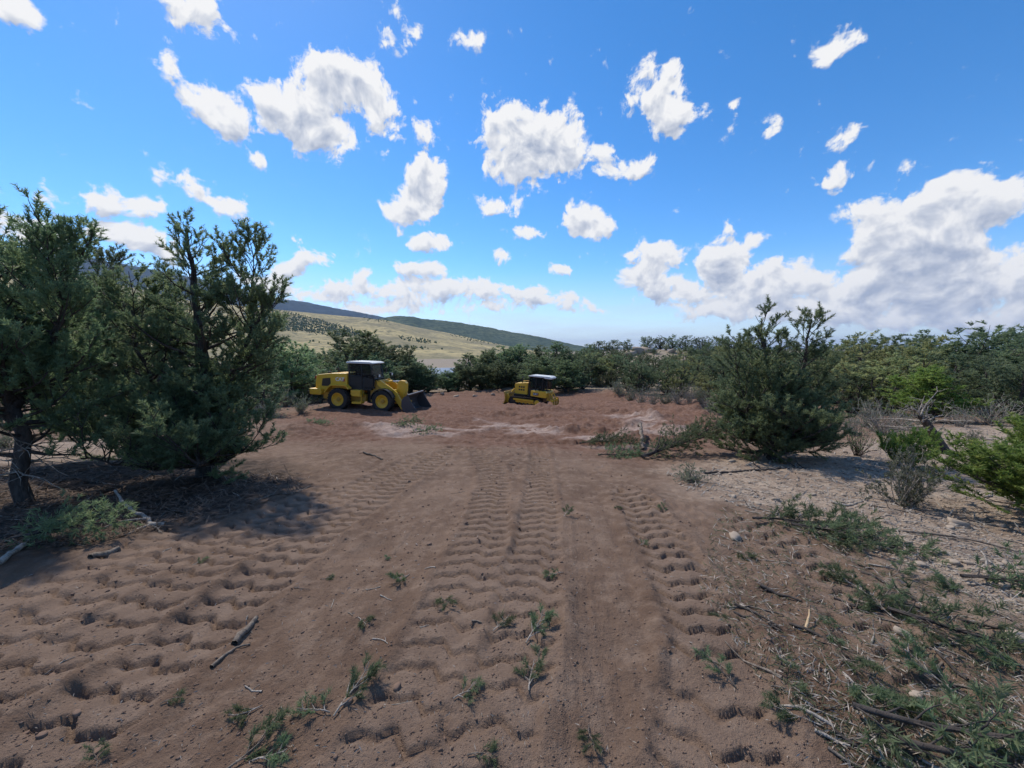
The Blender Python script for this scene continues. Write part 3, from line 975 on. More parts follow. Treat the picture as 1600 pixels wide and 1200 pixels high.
near_tree('tall pinyon with bare dark trunk, tree beside the grey forked dead branch', (40, 782),
    [([(0,0,0),(-.05,.05,1.2),(-.25,.1,2.6),(-.45,.1,4.75)], .115, .02), ([(-.08,.05,1.5),(.45,.2,2.6),(.75,.3,3.75)], .06, .012), ([(-.1,.05,1.3),(-.9,.0,2.4),(-1.3,0,3.6)], .06, .012)],
    [(.75,.9),(1.1,1.25),(1.9,1.25),(2.8,.85),(3.8,.5),(4.9,.16)], 101, per_m=16, sec_gap=.12, scale=(.92,.92,.89), elev=(-5,50), dead=(16, .45, 1.0, .8))
near_tree('bushy multi-stemmed pinyon standing behind and between two larger pinyons', (205, 712),
    [([(0,0,0),(.1,0,1.2),(-.1,0,2.8),(-.25,0,5.1)], .15, .02), ([(.1,0,.9),(.8,.1,2.6),(1.0,.1,4.2)], .08, .014), ([(.0,0,.8),(-.9,.1,2.2),(-1.3,.2,3.9)], .08, .014)],
    [(.7,1.5),(1.3,1.65),(2.4,1.4),(3.4,.95),(4.4,.5),(5.2,.15)], 102, per_m=13, sec_gap=.13, scale=(.95,.95,.86), elev=(-5,50), dead=(14, .3, 1.0, 1.0))
near_tree('large full pinyon with forked crown and low boughs beside the dirt track', (322, 742),
    [([(0,0,0),(.03,0,.7),(.08,.05,2.0),(.05,0,3.4),(-.02,0,5.05)], .17, .02), ([(.06,.02,1.5),(.6,.15,2.4),(.92,.2,3.2),(1.0,.2,4.35)], .08, .014), ([(.0,0,.5),(-.7,0,1.5),(-1.1,.1,2.6),(-1.2,.1,3.5)], .08, .014), ([(0,0,.35),(.5,-.7,.55),(.9,-1.2,.75)], .045, .012), ([(0,0,.3),(-.5,-.7,.5),(-.9,-1.2,.85)], .045, .012), ([(0,0,.4),(.6,-.2,.6),(1.0,-.3,.8)], .04, .012)],
    [(.22,.7),(.5,1.0),(.9,1.15),(1.6,1.2),(2.5,1.0),(3.5,.68),(4.4,.42),(5.1,.14)], 103, per_m=15, sec_gap=.12, scale=(.96,.96,.85), elev=(-12,52), dead=(14, .2, .8, 1.0))
near_tree('rounded twin-topped pinyon growing at the edge of the pale rocky ground', (1204, 716),
    [([(0,0,0),(0,0,.8),(-.25,0,2.2),(-.36,0,3.5)], .13, .016), ([(0,0,.5),(.35,0,1.6),(.6,0,2.6),(.66,0,3.55)], .09, .012), ([(0,0,.3),(-.5,-.1,.9),(-.7,-.1,1.7)], .06, .012), ([(0,0,.3),(.55,.1,.9),(.75,.1,1.6)], .06, .012), ([(0,0,.2),(-.1,-.6,.6),(-.1,-.8,1.3)], .05, .012)],
    [(.10,1.25),(.6,1.15),(1.2,.92),(1.9,.68),(2.6,.50),(3.2,.34),(3.6,.18)], 104, per_m=17, sec_gap=.12, scale=(1.0,1.0,.84), elev=(-12,42), dead=(10, .15, .5, .9))
near_tree('young bright green pinyon reaching over the stony ground at its branch tips', (1655, 812),
    [([(0,0,0),(0,0,.6),(.1,0,1.75)], .07, .012), ([(0,0,.2),(-.5,-.05,.55),(-.75,-.05,1.0)], .035, .01), ([(0,0,.15),(-.4,-.6,.4),(-.7,-.9,.6)], .035, .01)],
    [(.08,.75),(.4,.85),(.9,.7),(1.4,.45),(1.8,.15)], 105, mat='pine_fresh', per_m=24, scale=(.95,.95,.62), elev=(-5,40), yellow=.10)

# --- smaller copies for the belt of trees: built once, placed many times
def proto_tree(seed, kind):
    rng = np.random.default_rng(seed)
    root_w = []
    if kind == 'pinyon':
        lean = rng.uniform(-.3, .3)
        stems = [([(0,0,0),(lean*.3,0,1.2),(lean,0,4.0)], .14, .02)]
        if rng.uniform() < .7: stems.append(([(0,0,.7),(rng.uniform(.5,.9),rng.uniform(-.4,.4),2.0),(rng.uniform(.6,1.0),0,3.3)], .08, .015))
        if rng.uniform() < .7: stems.append(([(0,0,.5),(-rng.uniform(.5,.9),rng.uniform(-.4,.4),1.6),(-rng.uniform(.7,1.0),0,2.8)], .08, .015))
        prof = [(.25,1.3),(.8,1.5),(1.6,1.3),(2.6,.9),(3.4,.5),(4.1,.2)]
        wood, tp, td, tl = conifer(rng, stems, prof, per_m=13, sec_gap=.17, ter_gap=.14, tuft_gap=.11)
    else:
        stems = []
        for k in range(5):
            a = 2 * math.pi * k / 5 + rng.uniform(-.4, .4); q = rng.uniform(.5, 1.2)
            stems.append(([(0,0,0),(math.cos(a)*q*.5,math.sin(a)*q*.5,.9),(math.cos(a)*q,math.sin(a)*q,rng.uniform(2.2,3.9))], .10, .02))
        stems.append(([(0,0,0),(.1,0,1.5),(0,.1,4.0)], .12, .02))
        prof = [(.3,.85),(1.0,.95),(2.2,.95),(3.2,.75),(3.8,.55),(4.2,.3)]
        wood, tp, td, tl = conifer(rng, stems, prof, per_m=4.5, sec_gap=.22, ter_gap=.17, tuft_gap=.12, elev=(10, 60), sec_len=.6)
    keep = rng.permutation(len(tp))[:3400]
    tp, td = tp[keep], td[keep]
    V, T, c = tufts_mesh(tp, td, rng, n=9, nl=.13, nw=.045, sl=.12, spread=(.4, 1.3), tint=tree_tint(rng, tp, .05))
    crown = raw_mesh('crown', V, T, False, {'tint': c})
    wood = [w for w in wood if len(w[0]) > 5]
    V, F_ = tubes_mesh(wood, 4)
    trunk = raw_mesh('trunk', V, F_, True)
    ztop = float(np.percentile(tp[:, 2], 99.5)) + .1
    wid = float(np.percentile(np.abs(tp[:, 0]), 96)) * 2
    return trunk, crown, ztop, wid
PROTO = {}
for i in range(4): PROTO['p%d' % i] = proto_tree(300 + i, 'pinyon')
for i in range(5): PROTO['j%d' % i] = proto_tree(400 + i, 'juniper')
_vr = random.Random(5)
mats_cache = {}
def crown_variant(key, mat):
    if (key, mat) not in mats_cache:
        tr, cr, zt, wd = PROTO[key]
        c2 = cr.copy(); c2.materials.clear(); c2.materials.append(M[mat])
        if not tr.materials: tr.materials.append(M['bark'])
        mats_cache[(key, mat)] = (tr, c2, zt, wd)
    return mats_cache[(key, mat)]
def belt_tree(px, topy, dist, wpx, kind, label, group):
    x, y = at_dist(px, dist)
    g = H(x, y)
    depth = dist * math.cos(PITCH) + .3
    d = pix_dir(px, topy)
    ztop = CAMZ + d[2] / d[1] * dist
    h = max(ztop - g + .1, 1.2)
    mat = {'p': 'pine', 'j': 'juniper', 'y': 'juniper_pale', 'g': 'pine_fresh'}[kind]
    key = ('p%d' % _vr.randrange(4)) if kind in 'pg' else ('j%d' % _vr.randrange(5))
    tr, cr, zt, wd = crown_variant(key, mat)
    w = wpx / F * depth * 1.3
    h *= 1.06
    root = empty('pinyon_pine' if kind in 'pg' else 'juniper_tree', (x, y, g - .08), (0, 0, _vr.uniform(0, 6.28)))
    sw = min(max(w / wd, .45 * h / zt), 1.9 * h / zt)
    root.scale = (sw, sw, h / zt)
    link('trunk', tr, None, root); link('crown', cr, None, root)
    tag(root, label, 'pine tree' if kind in 'pg' else 'juniper', group)
    return root
BELT = {
 ('the line of trees behind the wheel loader', 'trees behind the wheel loader'):
  [(455,560,32,70,'j'),(480,548,38,66,'p'),(505,553,42,56,'j'),(530,548,45,60,'p'),(575,524,40,80,'p'),(612,545,44,56,'p'),(636,553,46,54,'j'),(545,562,34,60,'j'),(430,540,28,70,'p'),(500,575,33,60,'p'),(592,560,36,60,'j'),(655,572,46,46,'p'),(470,575,30,60,'j')],
 ('the dark belt of trees beyond the bulldozer', 'trees beyond the bulldozer'):
  [(735,556,52,58,'p'),(765,551,55,58,'p'),(790,545,58,62,'j'),(815,543,60,62,'p'),(842,545,55,64,'p'),(866,540,52,72,'p'),(892,546,50,62,'j'),(852,560,45,72,'p'),(884,566,46,60,'p'),(908,550,56,54,'j'),(715,572,50,44,'p'),(752,570,49,54,'p'),(782,567,49,54,'p'),(812,570,48,52,'j'),(700,582,49,36,'p'),(668,584,48,36,'j'),(910,572,50,50,'j'),(836,575,44,50,'p')],
 ('the scrub along the right edge of the cleared pad', 'trees along the edge of the pad'):
  [(1003,566,43,110,'j'),(1045,566,42,84,'j'),(1078,556,52,72,'y'),(1102,560,46,84,'j'),(1062,578,40,62,'y'),(982,578,47,54,'j'),(1128,566,38,80,'j'),(932,558,58,60,'j'),(962,556,62,60,'j'),(955,580,54,44,'j'),(1150,580,32,70,'j'),(1100,590,34,60,'y')],
 ('the rocky knoll', 'junipers on the rocky knoll'):
  [(935,535,85,24,'j'),(957,533,85,26,'j'),(980,532,86,26,'j'),(1010,527,84,34,'j'),(1030,526,84,34,'j'),(1050,525,83,36,'j'),(1070,526,82,36,'j'),(1095,528,80,42,'j'),(1118,530,78,42,'j'),(1140,528,76,42,'j'),(1165,530,74,44,'j'),(1022,546,76,36,'j'),(1062,545,74,42,'y'),(1090,548,70,46,'j'),(1116,548,66,50,'j'),(940,551,74,36,'j'),(962,548,76,34,'j'),(1190,532,70,46,'j'),(1230,536,64,50,'j'),(1145,548,60,54,'j'),(905,552,80,30,'j'),(918,540,82,28,'j'),(990,545,78,34,'j'),(1005,538,80,30,'j'),(1040,540,78,36,'y'),(1078,538,76,38,'j'),(1105,540,72,40,'j'),(1130,542,68,44,'y'),(1040,556,70,40,'j'),(1000,556,72,36,'j'),(970,560,70,36,'j'),(1075,560,64,44,'j')],
 ('the thicket beyond the stony ground', 'trees beyond the stony ground'):
  [(1300,536,30,74,'j'),(1342,528,24,115,'y'),(1382,528,26,84,'j'),(1422,531,30,74,'p'),(1440,547,21,115,'y'),(1500,518,24,130,'j'),(1542,536,28,84,'j'),(1582,526,20,120,'j'),(1620,530,18,130,'j'),(1452,580,15,105,'g'),(1382,562,19,95,'y'),(1532,562,17,115,'j'),(1592,572,14,115,'j'),(1272,546,28,74,'j'),(1660,540,17,130,'j'),(1330,575,20,80,'j'),(1490,560,19,100,'j'),(1720,520,18,140,'j')],
 ('the scrub in the shade behind the near pinyons', 'trees behind the near pinyons'):
  [(60,540,20,150,'p'),(140,560,17,120,'p'),(400,570,21,84,'j'),(250,575,22,100,'p'),(350,575,25,90,'j'),(-60,520,18,150,'p'),(-180,500,16,170,'p')],
}
_fr = random.Random(77)
_tops = ([420,500,575,640,700,740,800,870,930,1000,1060,1130,1200,1300,1400,1500,1600,1750],[552,556,540,560,578,564,552,548,552,548,546,545,548,545,542,538,540,535])
for px in range(425, 1760, 24):
    if 664 < px < 704: continue
    ty = float(np.interp(px, *_tops)) + (_fr.uniform(0, 9) if px < 1150 else _fr.uniform(6, 26))
    if px < 660: key, dd = ('the line of trees behind the wheel loader', 'trees behind the wheel loader'), _fr.uniform(46, 62)
    elif px < 925: key, dd = ('the dark belt of trees beyond the bulldozer', 'trees beyond the bulldozer'), _fr.uniform(58, 72)
    elif px < 1150: key, dd = ('the scrub along the right edge of the cleared pad', 'trees along the edge of the pad'), _fr.uniform(48, 66)
    else: key, dd = ('the thicket beyond the stony ground', 'trees beyond the stony ground'), _fr.uniform(28, 42)
    BELT[key].append((px, ty, dd, 62 if px < 1150 else 90, _fr.choice('ppj' if px < 925 else 'jjjyp')))
BIG = {(575,524): 'tallest dark pinyon rising straight behind the loader cab', (1003,566): 'wide round juniper standing at the corner of the cleared pad',
       (1452,580): 'bright green low conifer behind the leaning grey trunk', (1500,518): 'tallest grey-green juniper in the thicket beyond the stony ground'}
for (where, grp), lst in BELT.items():
    for t in lst:
        kn = {'p': 'dark green pinyon in ', 'j': 'dull green bushy juniper in ', 'y': 'paler olive-green juniper in ', 'g': 'bright green young pinyon in '}[t[4]]
        if where == 'the rocky knoll': kn = kn.replace(' in ', ' on ')
        lab = BIG.get((t[0], t[1]))
        belt_tree(*t, lab or (kn + where), grp if not lab else None)

# wooded patches and scattered trees on the far slopes: too small to tell apart
def far_trees():
    rng = np.random.default_rng(8)
    pts = []
    bm_hill = bmesh.new(); bm_hill.from_mesh(grass_hill.data)
    from mathutils.bvhtree import BVHTree
    bv = BVHTree.FromBMesh(bm_hill)
    def cast(px, py):
        d = pix_dir(px, py)
        h = bv.ray_cast(Vector((0, 0, CAMZ)), Vector(d).normalized())
        return h[0]
    def poly_pts(poly, n):
        P = np.array(poly, float); out = []
        while len(out) < n:
            x = rng.uniform(P[:, 0].min(), P[:, 0].max()); y = rng.uniform(P[:, 1].min(), P[:, 1].max())
            if poly_sd(np.array([x]), np.array([y]), P)[0] + 2.5 * rng.normal() * .5 > 0: out.append((x, y))
        return out
    patches = [([(380,483),(450,487),(500,500),(545,512),(572,524),(540,527),(480,519),(430,514),(380,505)], 2000), ([(622,524),(660,530),(688,537),(660,536),(625,529)], 70),
               ([(560,494),(600,499),(620,503),(580,500)], 60), ([(470,533),(560,540),(700,546),(600,545)], 60), ([(100,440),(300,475),(380,500),(300,520),(100,500)], 250), ([(670,512),(760,530),(800,541),(740,534)], 160)]
    for poly, n in patches:
        for (x, y) in poly_pts(poly, n):
            p = cast(x, y)
            if p is not None: pts.append((p.x, p.y, p.z, rng.uniform(3.5, 9)))
    V, Fq, C = [], [], []
    b = 0
    for (x, y, z, h) in pts:
        k = 6
        for lvl, (rf, zf) in enumerate(((.25, -.1), (.55, .3), (.42, .65), (.02, 1.0))):
            for j in range(k):
                a = 2 * math.pi * j / k + lvl * .4
                r = h * rf * rng.uniform(.7, 1.25)
                V.append((x + r * math.cos(a), y + r * math.sin(a), z + h * zf))
        for lvl in range(3):
            for j in range(k):
                j2 = (j + 1) % k
                Fq.append((b + lvl * k + j, b + lvl * k + j2, b + (lvl + 1) * k + j2, b + (lvl + 1) * k + j))
        b += 4 * k
        t0 = rng.uniform(0, 1)
        C += [(t0, 0, 0, 1)] * (4 * k)
    me = raw_mesh('hillside_trees', np.array(V), np.array(Fq), False, {'tint': np.array(C)})
    o = link('hillside_trees', me, M['juniper'])
    tag(o, 'dark patches of distant trees dotted over the pale grass slope', 'trees', kind='stuff')
far_trees()
print('TUFTS', TREE_COUNT)

# ------------------------------------------------------------------ machines
M['yellow'] = simple('machine_yellow_paint', (.80, .45, .03), .42, dirt=.35, dirt_col=(.27, .18, .11), scale=1.6)
M['yellow_dark'] = simple('dusty_yellow_paint', (.56, .31, .035), .6, dirt=.5, dirt_col=(.25, .17, .11), scale=2.5)
M['black'] = simple('black_paint', (.014, .014, .015), .45, dirt=.25, dirt_col=(.08, .06, .05))
M['rubber'] = simple('tyre_rubber', (.022, .021, .020), .85, dirt=.75, dirt_col=(.13, .095, .075), scale=2.2)
M['steel'] = simple('worn_steel', (.17, .165, .16), .5, .6, dirt=.4, dirt_col=(.15, .105, .08))
M['bucket'] = simple('bucket_steel', (.075, .072, .075), .5, .35, dirt=.45, dirt_col=(.16, .115, .09), scale=2)
M['edge'] = simple('polished_edge_steel', (.45, .44, .43), .35, .8, dirt=.2)
M['chrome'] = simple('cylinder_rod', (.6, .6, .6), .2, 1.0)
M['roof'] = simple('white_cab_roof', (.72, .71, .67), .5, dirt=.2, dirt_col=(.4, .34, .28))
M['white'] = simple('white_lettering', (.80, .80, .78), .5)
M['red'] = simple('red_mark', (.36, .03, .02), .5)
M['grille'] = simple('dark_grille', (.05, .035, .022), .7, dirt=.5, dirt_col=(.16, .10, .05), scale=6)
M['track'] = simple('track_steel', (.045, .040, .037), .65, .4, dirt=.6, dirt_col=(.14, .10, .08), scale=5)
def glass_mat():
    m, t, b = new_mat('tinted_glass')
    b.inputs['Base Color'].default_value = (.02, .03, .035, 1)
    b.inputs['Roughness'].default_value = .06
    tr = nd(t, 'ShaderNodeBsdfTransparent'); tr.inputs[0].default_value = (.62, .70, .72, 1)
    mx = nd(t, 'ShaderNodeMixShader'); mx.inputs[0].default_value = .72
    t.links.new(b.outputs[0], mx.inputs[1]); t.links.new(tr.outputs[0], mx.inputs[2])
    t.links.new(mx.outputs[0], t.nodes['Material Output'].inputs[0])
    return m
M['glass'] = glass_mat()
M['lamp'] = simple('lamp_lens', (.75, .75, .72), .15)

def text_part(name, txt, size, mat, parent, loc, rot, depth=.006, shear=0.0):
    cu = bpy.data.curves.new(name, 'FONT')
    cu.body = txt; cu.size = size; cu.extrude = depth; cu.shear = shear; cu.offset = size * .022
    cu.align_x = 'CENTER'; cu.align_y = 'CENTER'
    tmp = bpy.data.objects.new('tmp_text', cu)
    COL.objects.link(tmp)
    dg = bpy.context.evaluated_depsgraph_get()
    me = bpy.data.meshes.new_from_object(tmp.evaluated_get(dg))
    bpy.data.objects.remove(tmp, do_unlink=True)
    me.name = name
    o = link(name, me, mat, parent)
    o.location = loc; o.rotation_euler = rot
    return o

def make_wheel(parent, x, y, side, r=.74, w=.52):
    """side -1: outer face towards -y"""
    hub = MB()
    prof = [(.20, side * w * .30), (.36, side * w * .33), (.40, side * w * .46), (.43, side * w * .46), (.43, -side * w * .46), (.36, -side * w * .40), (.1, -side * w * .36)]
    wheel = MB().lathe([(.0, side * w * .12), (.22, side * w * .12), (.30, side * w * .20), (.385, side * w * .24), (.405, side * w * .44), (.44, side * w * .45), (.44, -side * w * .45), (.1, -side * w * .4)], (0, 0, 0), 30)
    o = wheel.build('wheel', M['yellow'], parent, smooth=False)
    o.location = (x, y, r - .02)
    ty = MB().lathe([(.43, -w * .44), (.50, -w * .50), (.62, -w * .52), (.69, -w * .47), (.715, -w * .36), (.72, 0), (.715, w * .36), (.69, w * .47), (.62, w * .52), (.50, w * .50), (.43, w * .44)], (0, 0, 0), 48)
    nl = 22
    for k in range(nl):
        for sd_ in (-1, 1):
            a = 2 * math.pi * (k + (.5 if sd_ > 0 else 0)) / nl
            pts = []
            a2 = a + .16
            # a lug: a skewed block from the centre line to the shoulder
            def P(aa, rr, yy): return (rr * math.cos(aa), yy, rr * math.sin(aa))
            dw = .055
            v = [P(a - dw, .70, 0), P(a + dw, .70, 0), P(a2 + dw, .66, sd_ * w * .52), P(a2 - dw, .66, sd_ * w * .52),
                 P(a - dw * .8, .755, 0), P(a + dw * .8, .755, 0), P(a2 + dw * .8, .735, sd_ * w * .50), P(a2 - dw * .8, .735, sd_ * w * .50)]
            ty.add(v, [(0, 1, 2, 3), (4, 7, 6, 5), (0, 4, 5, 1), (1, 5, 6, 2), (2, 6, 7, 3), (3, 7, 4, 0)])
    ty.build('tyre', M['rubber'], o)
    MB().lathe([(0, side * .16), (.10, side * .16), (.13, side * .13), (.13, side * .05)], (0, 0, 0), 18).build('hub', M['yellow_dark'], o)
    return o

def make_loader():
    root = empty('wheel_loader', (LOADER[0], LOADER[1], LOADER_Z + .01), (0, R(1.6), R(-8)))
    Y, YD, B = M['yellow'], M['yellow_dark'], M['black']
    WB = 3.2
    # engine hood
    hood = MB().prism([(-1.80, 1.30), (-1.84, 1.75), (-1.74, 2.24), (-1.62, 2.31), (-.6, 2.43), (.52, 2.47), (.52, 1.42), (-.6, 1.42), (-.9, 1.26)], -.92, .92)
    hood = hood.build('hood', Y, root, .045)
    for sy in (-1, 1):
        MB().prism([(-1.36, 1.56), (-1.28, 2.06), (-.70, 2.12), (-.68, 1.74), (-.86, 1.55)], sy * .925 - .006, sy * .925 + .006).build('side_window', M['grille'], hood)
        text_part('lettering', 'CAT', .33, M['white'], hood, (-.0, sy * .927, 2.03), (R(90), 0, 0 if sy < 0 else R(180)), .004)
        MB().prism([(.13, 1.90), (.36, 1.90), (.36, 2.12)], sy * .924 - .003, sy * .924 + .003).build('red_triangle', M['red'], hood)
    rg = MB()
    rg.box(-1.86, -1.80, -.7, .7, 1.45, 2.15)
    rg.build('rear_grille', M['grille'], hood)
    for sy in (-1, 1):
        MB().box(-1.88, -1.80, sy * .82 - .08, sy * .82 + .08, 2.02, 2.20).build('tail_light', M['red'], root)
    MB().tube([(-.78, .2, 2.40), (-.78, .2, 2.62)], .07, 12).tube([(-.78, .2, 2.62), (-.80, .2, 2.70), (-.88, .2, 2.74)], .05, 10).build('exhaust_stack', B, root)
    MB().cyl((-1.15, -.3, 2.42), (0, 0, 1), .11, .16, 14).build('air_intake', B, root)
    # counterweight
    MB().prism([(-2.08, .98), (-2.12, 1.38), (-1.30, 1.38), (-1.22, 1.10), (-1.30, .96)], -1.20, 1.20).build('counterweight', Y, root, .04)
    MB().prism([(-1.30, .70), (-1.30, 1.40), (-.55, 1.40), (-.30, .95), (-.85, .62)], -.85, .85).build('rear_frame', YD, root, .03)
    MB().box(-.9, 1.7, -.55, .55, .55, 1.05).build('chassis', YD, root, .03)
    # rear fenders
    for sy in (-1, 1):
        f = MB()
        pr = [(-.98, 1.18), (-.62, 1.62), (-.44, 1.70), (.62, 1.70), (.86, 1.46), (.80, 1.42), (.58, 1.63), (-.42, 1.63), (-.56, 1.56), (-.92, 1.14)]
        f.prism(pr, sy * .90 if sy > 0 else -1.30, 1.30 if sy > 0 else -.90)
        f.build('fender', Y, root)
    # cab: frame, floor, panes, door, roof
    y = .78
    cabf = MB()
    for sy in (-1, 1):
        cabf.tube([(.60, sy * y, 1.40), (.60, sy * y, 3.12)], .055, 4)
        cabf.tube([(1.55, sy * y, 1.40), (1.50, sy * y, 3.12)], .045, 4)
        cabf.tube([(2.32, sy * .66, 1.62), (2.38, sy * .66, 2.12), (2.12, sy * y, 3.12)], .05, 4)
        cabf.tube([(.60, sy * y, 2.30), (1.55, sy * y, 2.30)], .04, 4)
        cabf.tube([(.60, sy * y, 3.10), (2.12, sy * y, 3.10)], .05, 4)
    cabf.tube([(.60, -y, 3.10), (.60, y, 3.10)], .05, 4)
    cabf.tube([(2.12, -y, 3.10), (2.12, y, 3.10)], .05, 4)
    cabf.tube([(2.38, -.66, 2.12), (2.38, .66, 2.12)], .045, 4)
    cab = cabf.build('cab_frame', B, root)
    MB().box(.58, 2.2, -.76, .76, 1.36, 1.48).build('cab_floor', B, cab)
    for sy in (-1, 1):
        MB().prism([(.62, 1.44), (.62, 2.28), (1.53, 2.28), (1.53, 1.36), (1.0, 1.36)], sy * .775 - .012, sy * .775 + .012).build('door', B, cab)
        MB().prism([(1.57, 1.50), (1.56, 2.24), (2.34, 2.12), (2.30, 1.62)], sy * .72 - .012, sy * .72 + .012).build('front_panel', B, cab)
        MB().prism([(.65, 2.33), (.65, 3.06), (1.48, 3.06), (1.50, 2.33)], sy * y - .004, sy * y + .004).build('side_pane', M['glass'], cab)
        MB().prism([(1.56, 2.28), (1.53, 3.06), (2.10, 3.06), (2.34, 2.16)], sy * .765 - .004, sy * .765 + .004).build('quarter_pane', M['glass'], cab)
    MB().add([(2.38, -.64, 2.14), (2.38, .64, 2.14), (2.13, .74, 3.07), (2.13, -.74, 3.07)], [(0, 1, 2, 3)]).build('windscreen', M['glass'], cab)
    MB().add([(.59, -.74, 2.33), (.59, .74, 2.33), (.59, .74, 3.06), (.59, -.74, 3.06)], [(0, 1, 2, 3)]).build('rear_pane', M['glass'], cab)
    MB().box(.62, 2.36, -.62, .62, 1.48, 1.60).box(.58, .64, -.74, .74, 1.48, 2.30).build('cab_shell', B, cab)
    seat = MB().box(.85, 1.30, -.26, .26, 1.75, 1.92).prism([(.80, 1.85), (.72, 2.65), (.86, 2.65), (.95, 1.92)], -.25, .25)
    seat.build('seat', B, cab, .04)
    MB().tube([(1.95, 0, 1.6), (1.72, 0, 2.25)], .03, 8).cyl((1.70, 0, 2.28), (-.5, 0, .8), .19, .03, 18).build('steering_column', B, cab)
    MB().prism([(.42, 3.13), (.46, 3.24), (.66, 3.28), (2.10, 3.27), (2.36, 3.20), (2.36, 3.13)], -.88, .88).build('roof', M['roof'], root, .03)
    for sy in (-1, 1):
        MB().tube([(2.28, sy * .78, 2.9), (2.42, sy * 1.02, 2.85), (2.42, sy * 1.02, 2.7)], .016, 6).box(2.38, 2.43, sy * 1.02 - .10, sy * 1.02 + .10, 2.45, 2.80).build('mirror', B, root)
    MB().tube([(.70, .3, 3.26), (.45, .3, 3.9)], .008, 5).build('antenna', B, root)
    # steps and tanks below the cab
    for sy in (-1, 1):
        y0, y1 = (-1.18, -.62) if sy < 0 else (.62, 1.18)
        MB().prism([(.92, 1.38), (1.62, 1.38), (1.62, .96), (1.02, .96), (.92, 1.08)], y0, y1).build('side_tank', Y, root, .03)
        st = MB()
        st.box(.98, 1.66, y0 + .02, y1 - .06, .46, .60)
        st.box(1.62, 1.68, y0 + .06, y0 + .14, .50, 1.1)
        st.build('step', Y, root, .015)
        MB().tube([(1.72, sy * 1.08, .95), (1.80, sy * 1.08, 1.6), (1.74, sy * .9, 2.2)], .018, 6).build('handrail', B, root)
    # articulation and front frame
    MB().box(1.66, 2.0, -.32, .32, .45, 1.4).cyl((1.85, 0, .95), (0, 0, 1), .2, 1.1, 14).build('articulation_joint', B, root)
    MB().prism([(2.0, .55), (2.0, 1.35), (2.36, 2.02), (2.85, 2.05), (3.0, 1.5), (3.75, 1.1), (3.85, .6), (3.4, .45)], -.50, .50).build('front_frame', YD, root, .03)
    for sy in (-1, 1):
        a0, a1 = (-.78, -.62) if sy < 0 else (.62, .78)
        arm = MB().prism([(2.62, 2.02), (2.80, 2.10), (2.98, 1.98), (3.60, 1.62), (4.05, 1.28), (4.35, .78), (4.62, .26), (4.50, .14), (4.34, .20), (3.98, .72), (3.60, 1.08), (2.95, 1.50), (2.66, 1.76)], a0, a1)
        arm.build('lift_arm', Y, root, .02)
        q = MB()
        for k in range(9):
            a_0 = R(20 + k * 17); a_1 = R(20 + (k + 1) * 17)
            r0, r1 = .80, .84
            v = [(WB + r * math.cos(a), yy, .72 + r * math.sin(a)) for a in (a_0, a_1) for r in (r0, r1) for yy in ((-1.30, -.84) if sy < 0 else (.84, 1.30))]
            q.add(v, [(0, 1, 3, 2), (4, 6, 7, 5), (0, 4, 5, 1), (2, 3, 7, 6), (0, 2, 6, 4), (1, 5, 7, 3)])
        q.build('front_fender', B, root)
        MB().tube([(2.35, sy * .56, .95), (3.1, sy * .56, 1.25)], .085, 12).build('lift_cylinder', Y, root)
        MB().tube([(3.1, sy * .56, 1.25), (3.72, sy * .60, 1.46)], .045, 10).build('lift_rod', M['chrome'], root)
        h = MB().tube([(2.72, sy * .55, 1.95), (2.78, sy * .95, 2.05), (2.78, sy * .95, 2.3)], .03, 6).box(2.74, 2.90, sy * .95 - .12, sy * .95 + .12, 2.28, 2.48)
        hl = h.build('headlight', B, root)
        MB().box(2.901, 2.915, sy * .95 - .10, sy * .95 + .10, 2.30, 2.46).build('lens', M['lamp'], hl)
    # tilt linkage
    MB().prism([(3.72, 1.30), (3.86, 1.98), (4.05, 2.06), (4.34, 2.02), (4.46, 1.86), (4.44, 1.3), (4.22, .80), (4.04, .62), (3.94, .80), (4.02, 1.2)], -.20, .20).build('tilt_lever', Y, root, .03)
    MB().tube([(2.66, 0, 1.84), (3.4, 0, 1.95)], .10, 12).build('tilt_cylinder', Y, root)
    MB().tube([(3.4, 0, 1.95), (3.98, 0, 1.98)], .05, 10).build('tilt_rod', M['chrome'], root)
    MB().tube([(4.08, 0, .72), (4.78, 0, .66)], .07, 8).build('tilt_link', YD, root)
    MB().tube([(3.78, -.78, 1.36), (3.78, .78, 1.36)], .11, 12).build('cross_tube', Y, root)
    # bucket: curved shell, side plates, cutting edge, teeth guards
    shell = []
    arc = [(5.95, .03), (5.3, .02), (4.95, .06), (4.72, .22), (4.62, .50), (4.64, .82), (4.78, 1.08), (5.02, 1.22)]
    inn = [(5.95, .065), (5.32, .06), (5.0, .10), (4.78, .25), (4.68, .50), (4.70, .80), (4.82, 1.03), (5.03, 1.17)]
    hw = 1.36
    bk = MB()
    n = len(arc)
    prof = arc + inn[::-1]
    # swept shell built strip by strip so the open mouth stays open
    for i in range(n - 1):
        bk.prism([arc[i], arc[i + 1], inn[i + 1], inn[i]], -hw, hw)
    bucket = bk.build('bucket', M['bucket'], root)
    for sy in (-1, 1):
        MB().prism([(5.80, .07)] + inn[1:] + [(5.08, 1.20), (5.30, .80)], sy * (hw - .02) - .02, sy * (hw - .02) + .02).build('side_plate', M['bucket'], bucket)
    MB().prism([(5.72, .0), (6.08, .012), (6.08, .03), (5.72, .075)], -hw - .02, hw + .02).build('cutting_edge', M['edge'], bucket)
    MB().prism([(4.98, 1.17), (5.02, 1.28), (5.16, 1.26), (5.12, 1.16)], -hw, hw).build('spill_guard', M['bucket'], bucket)
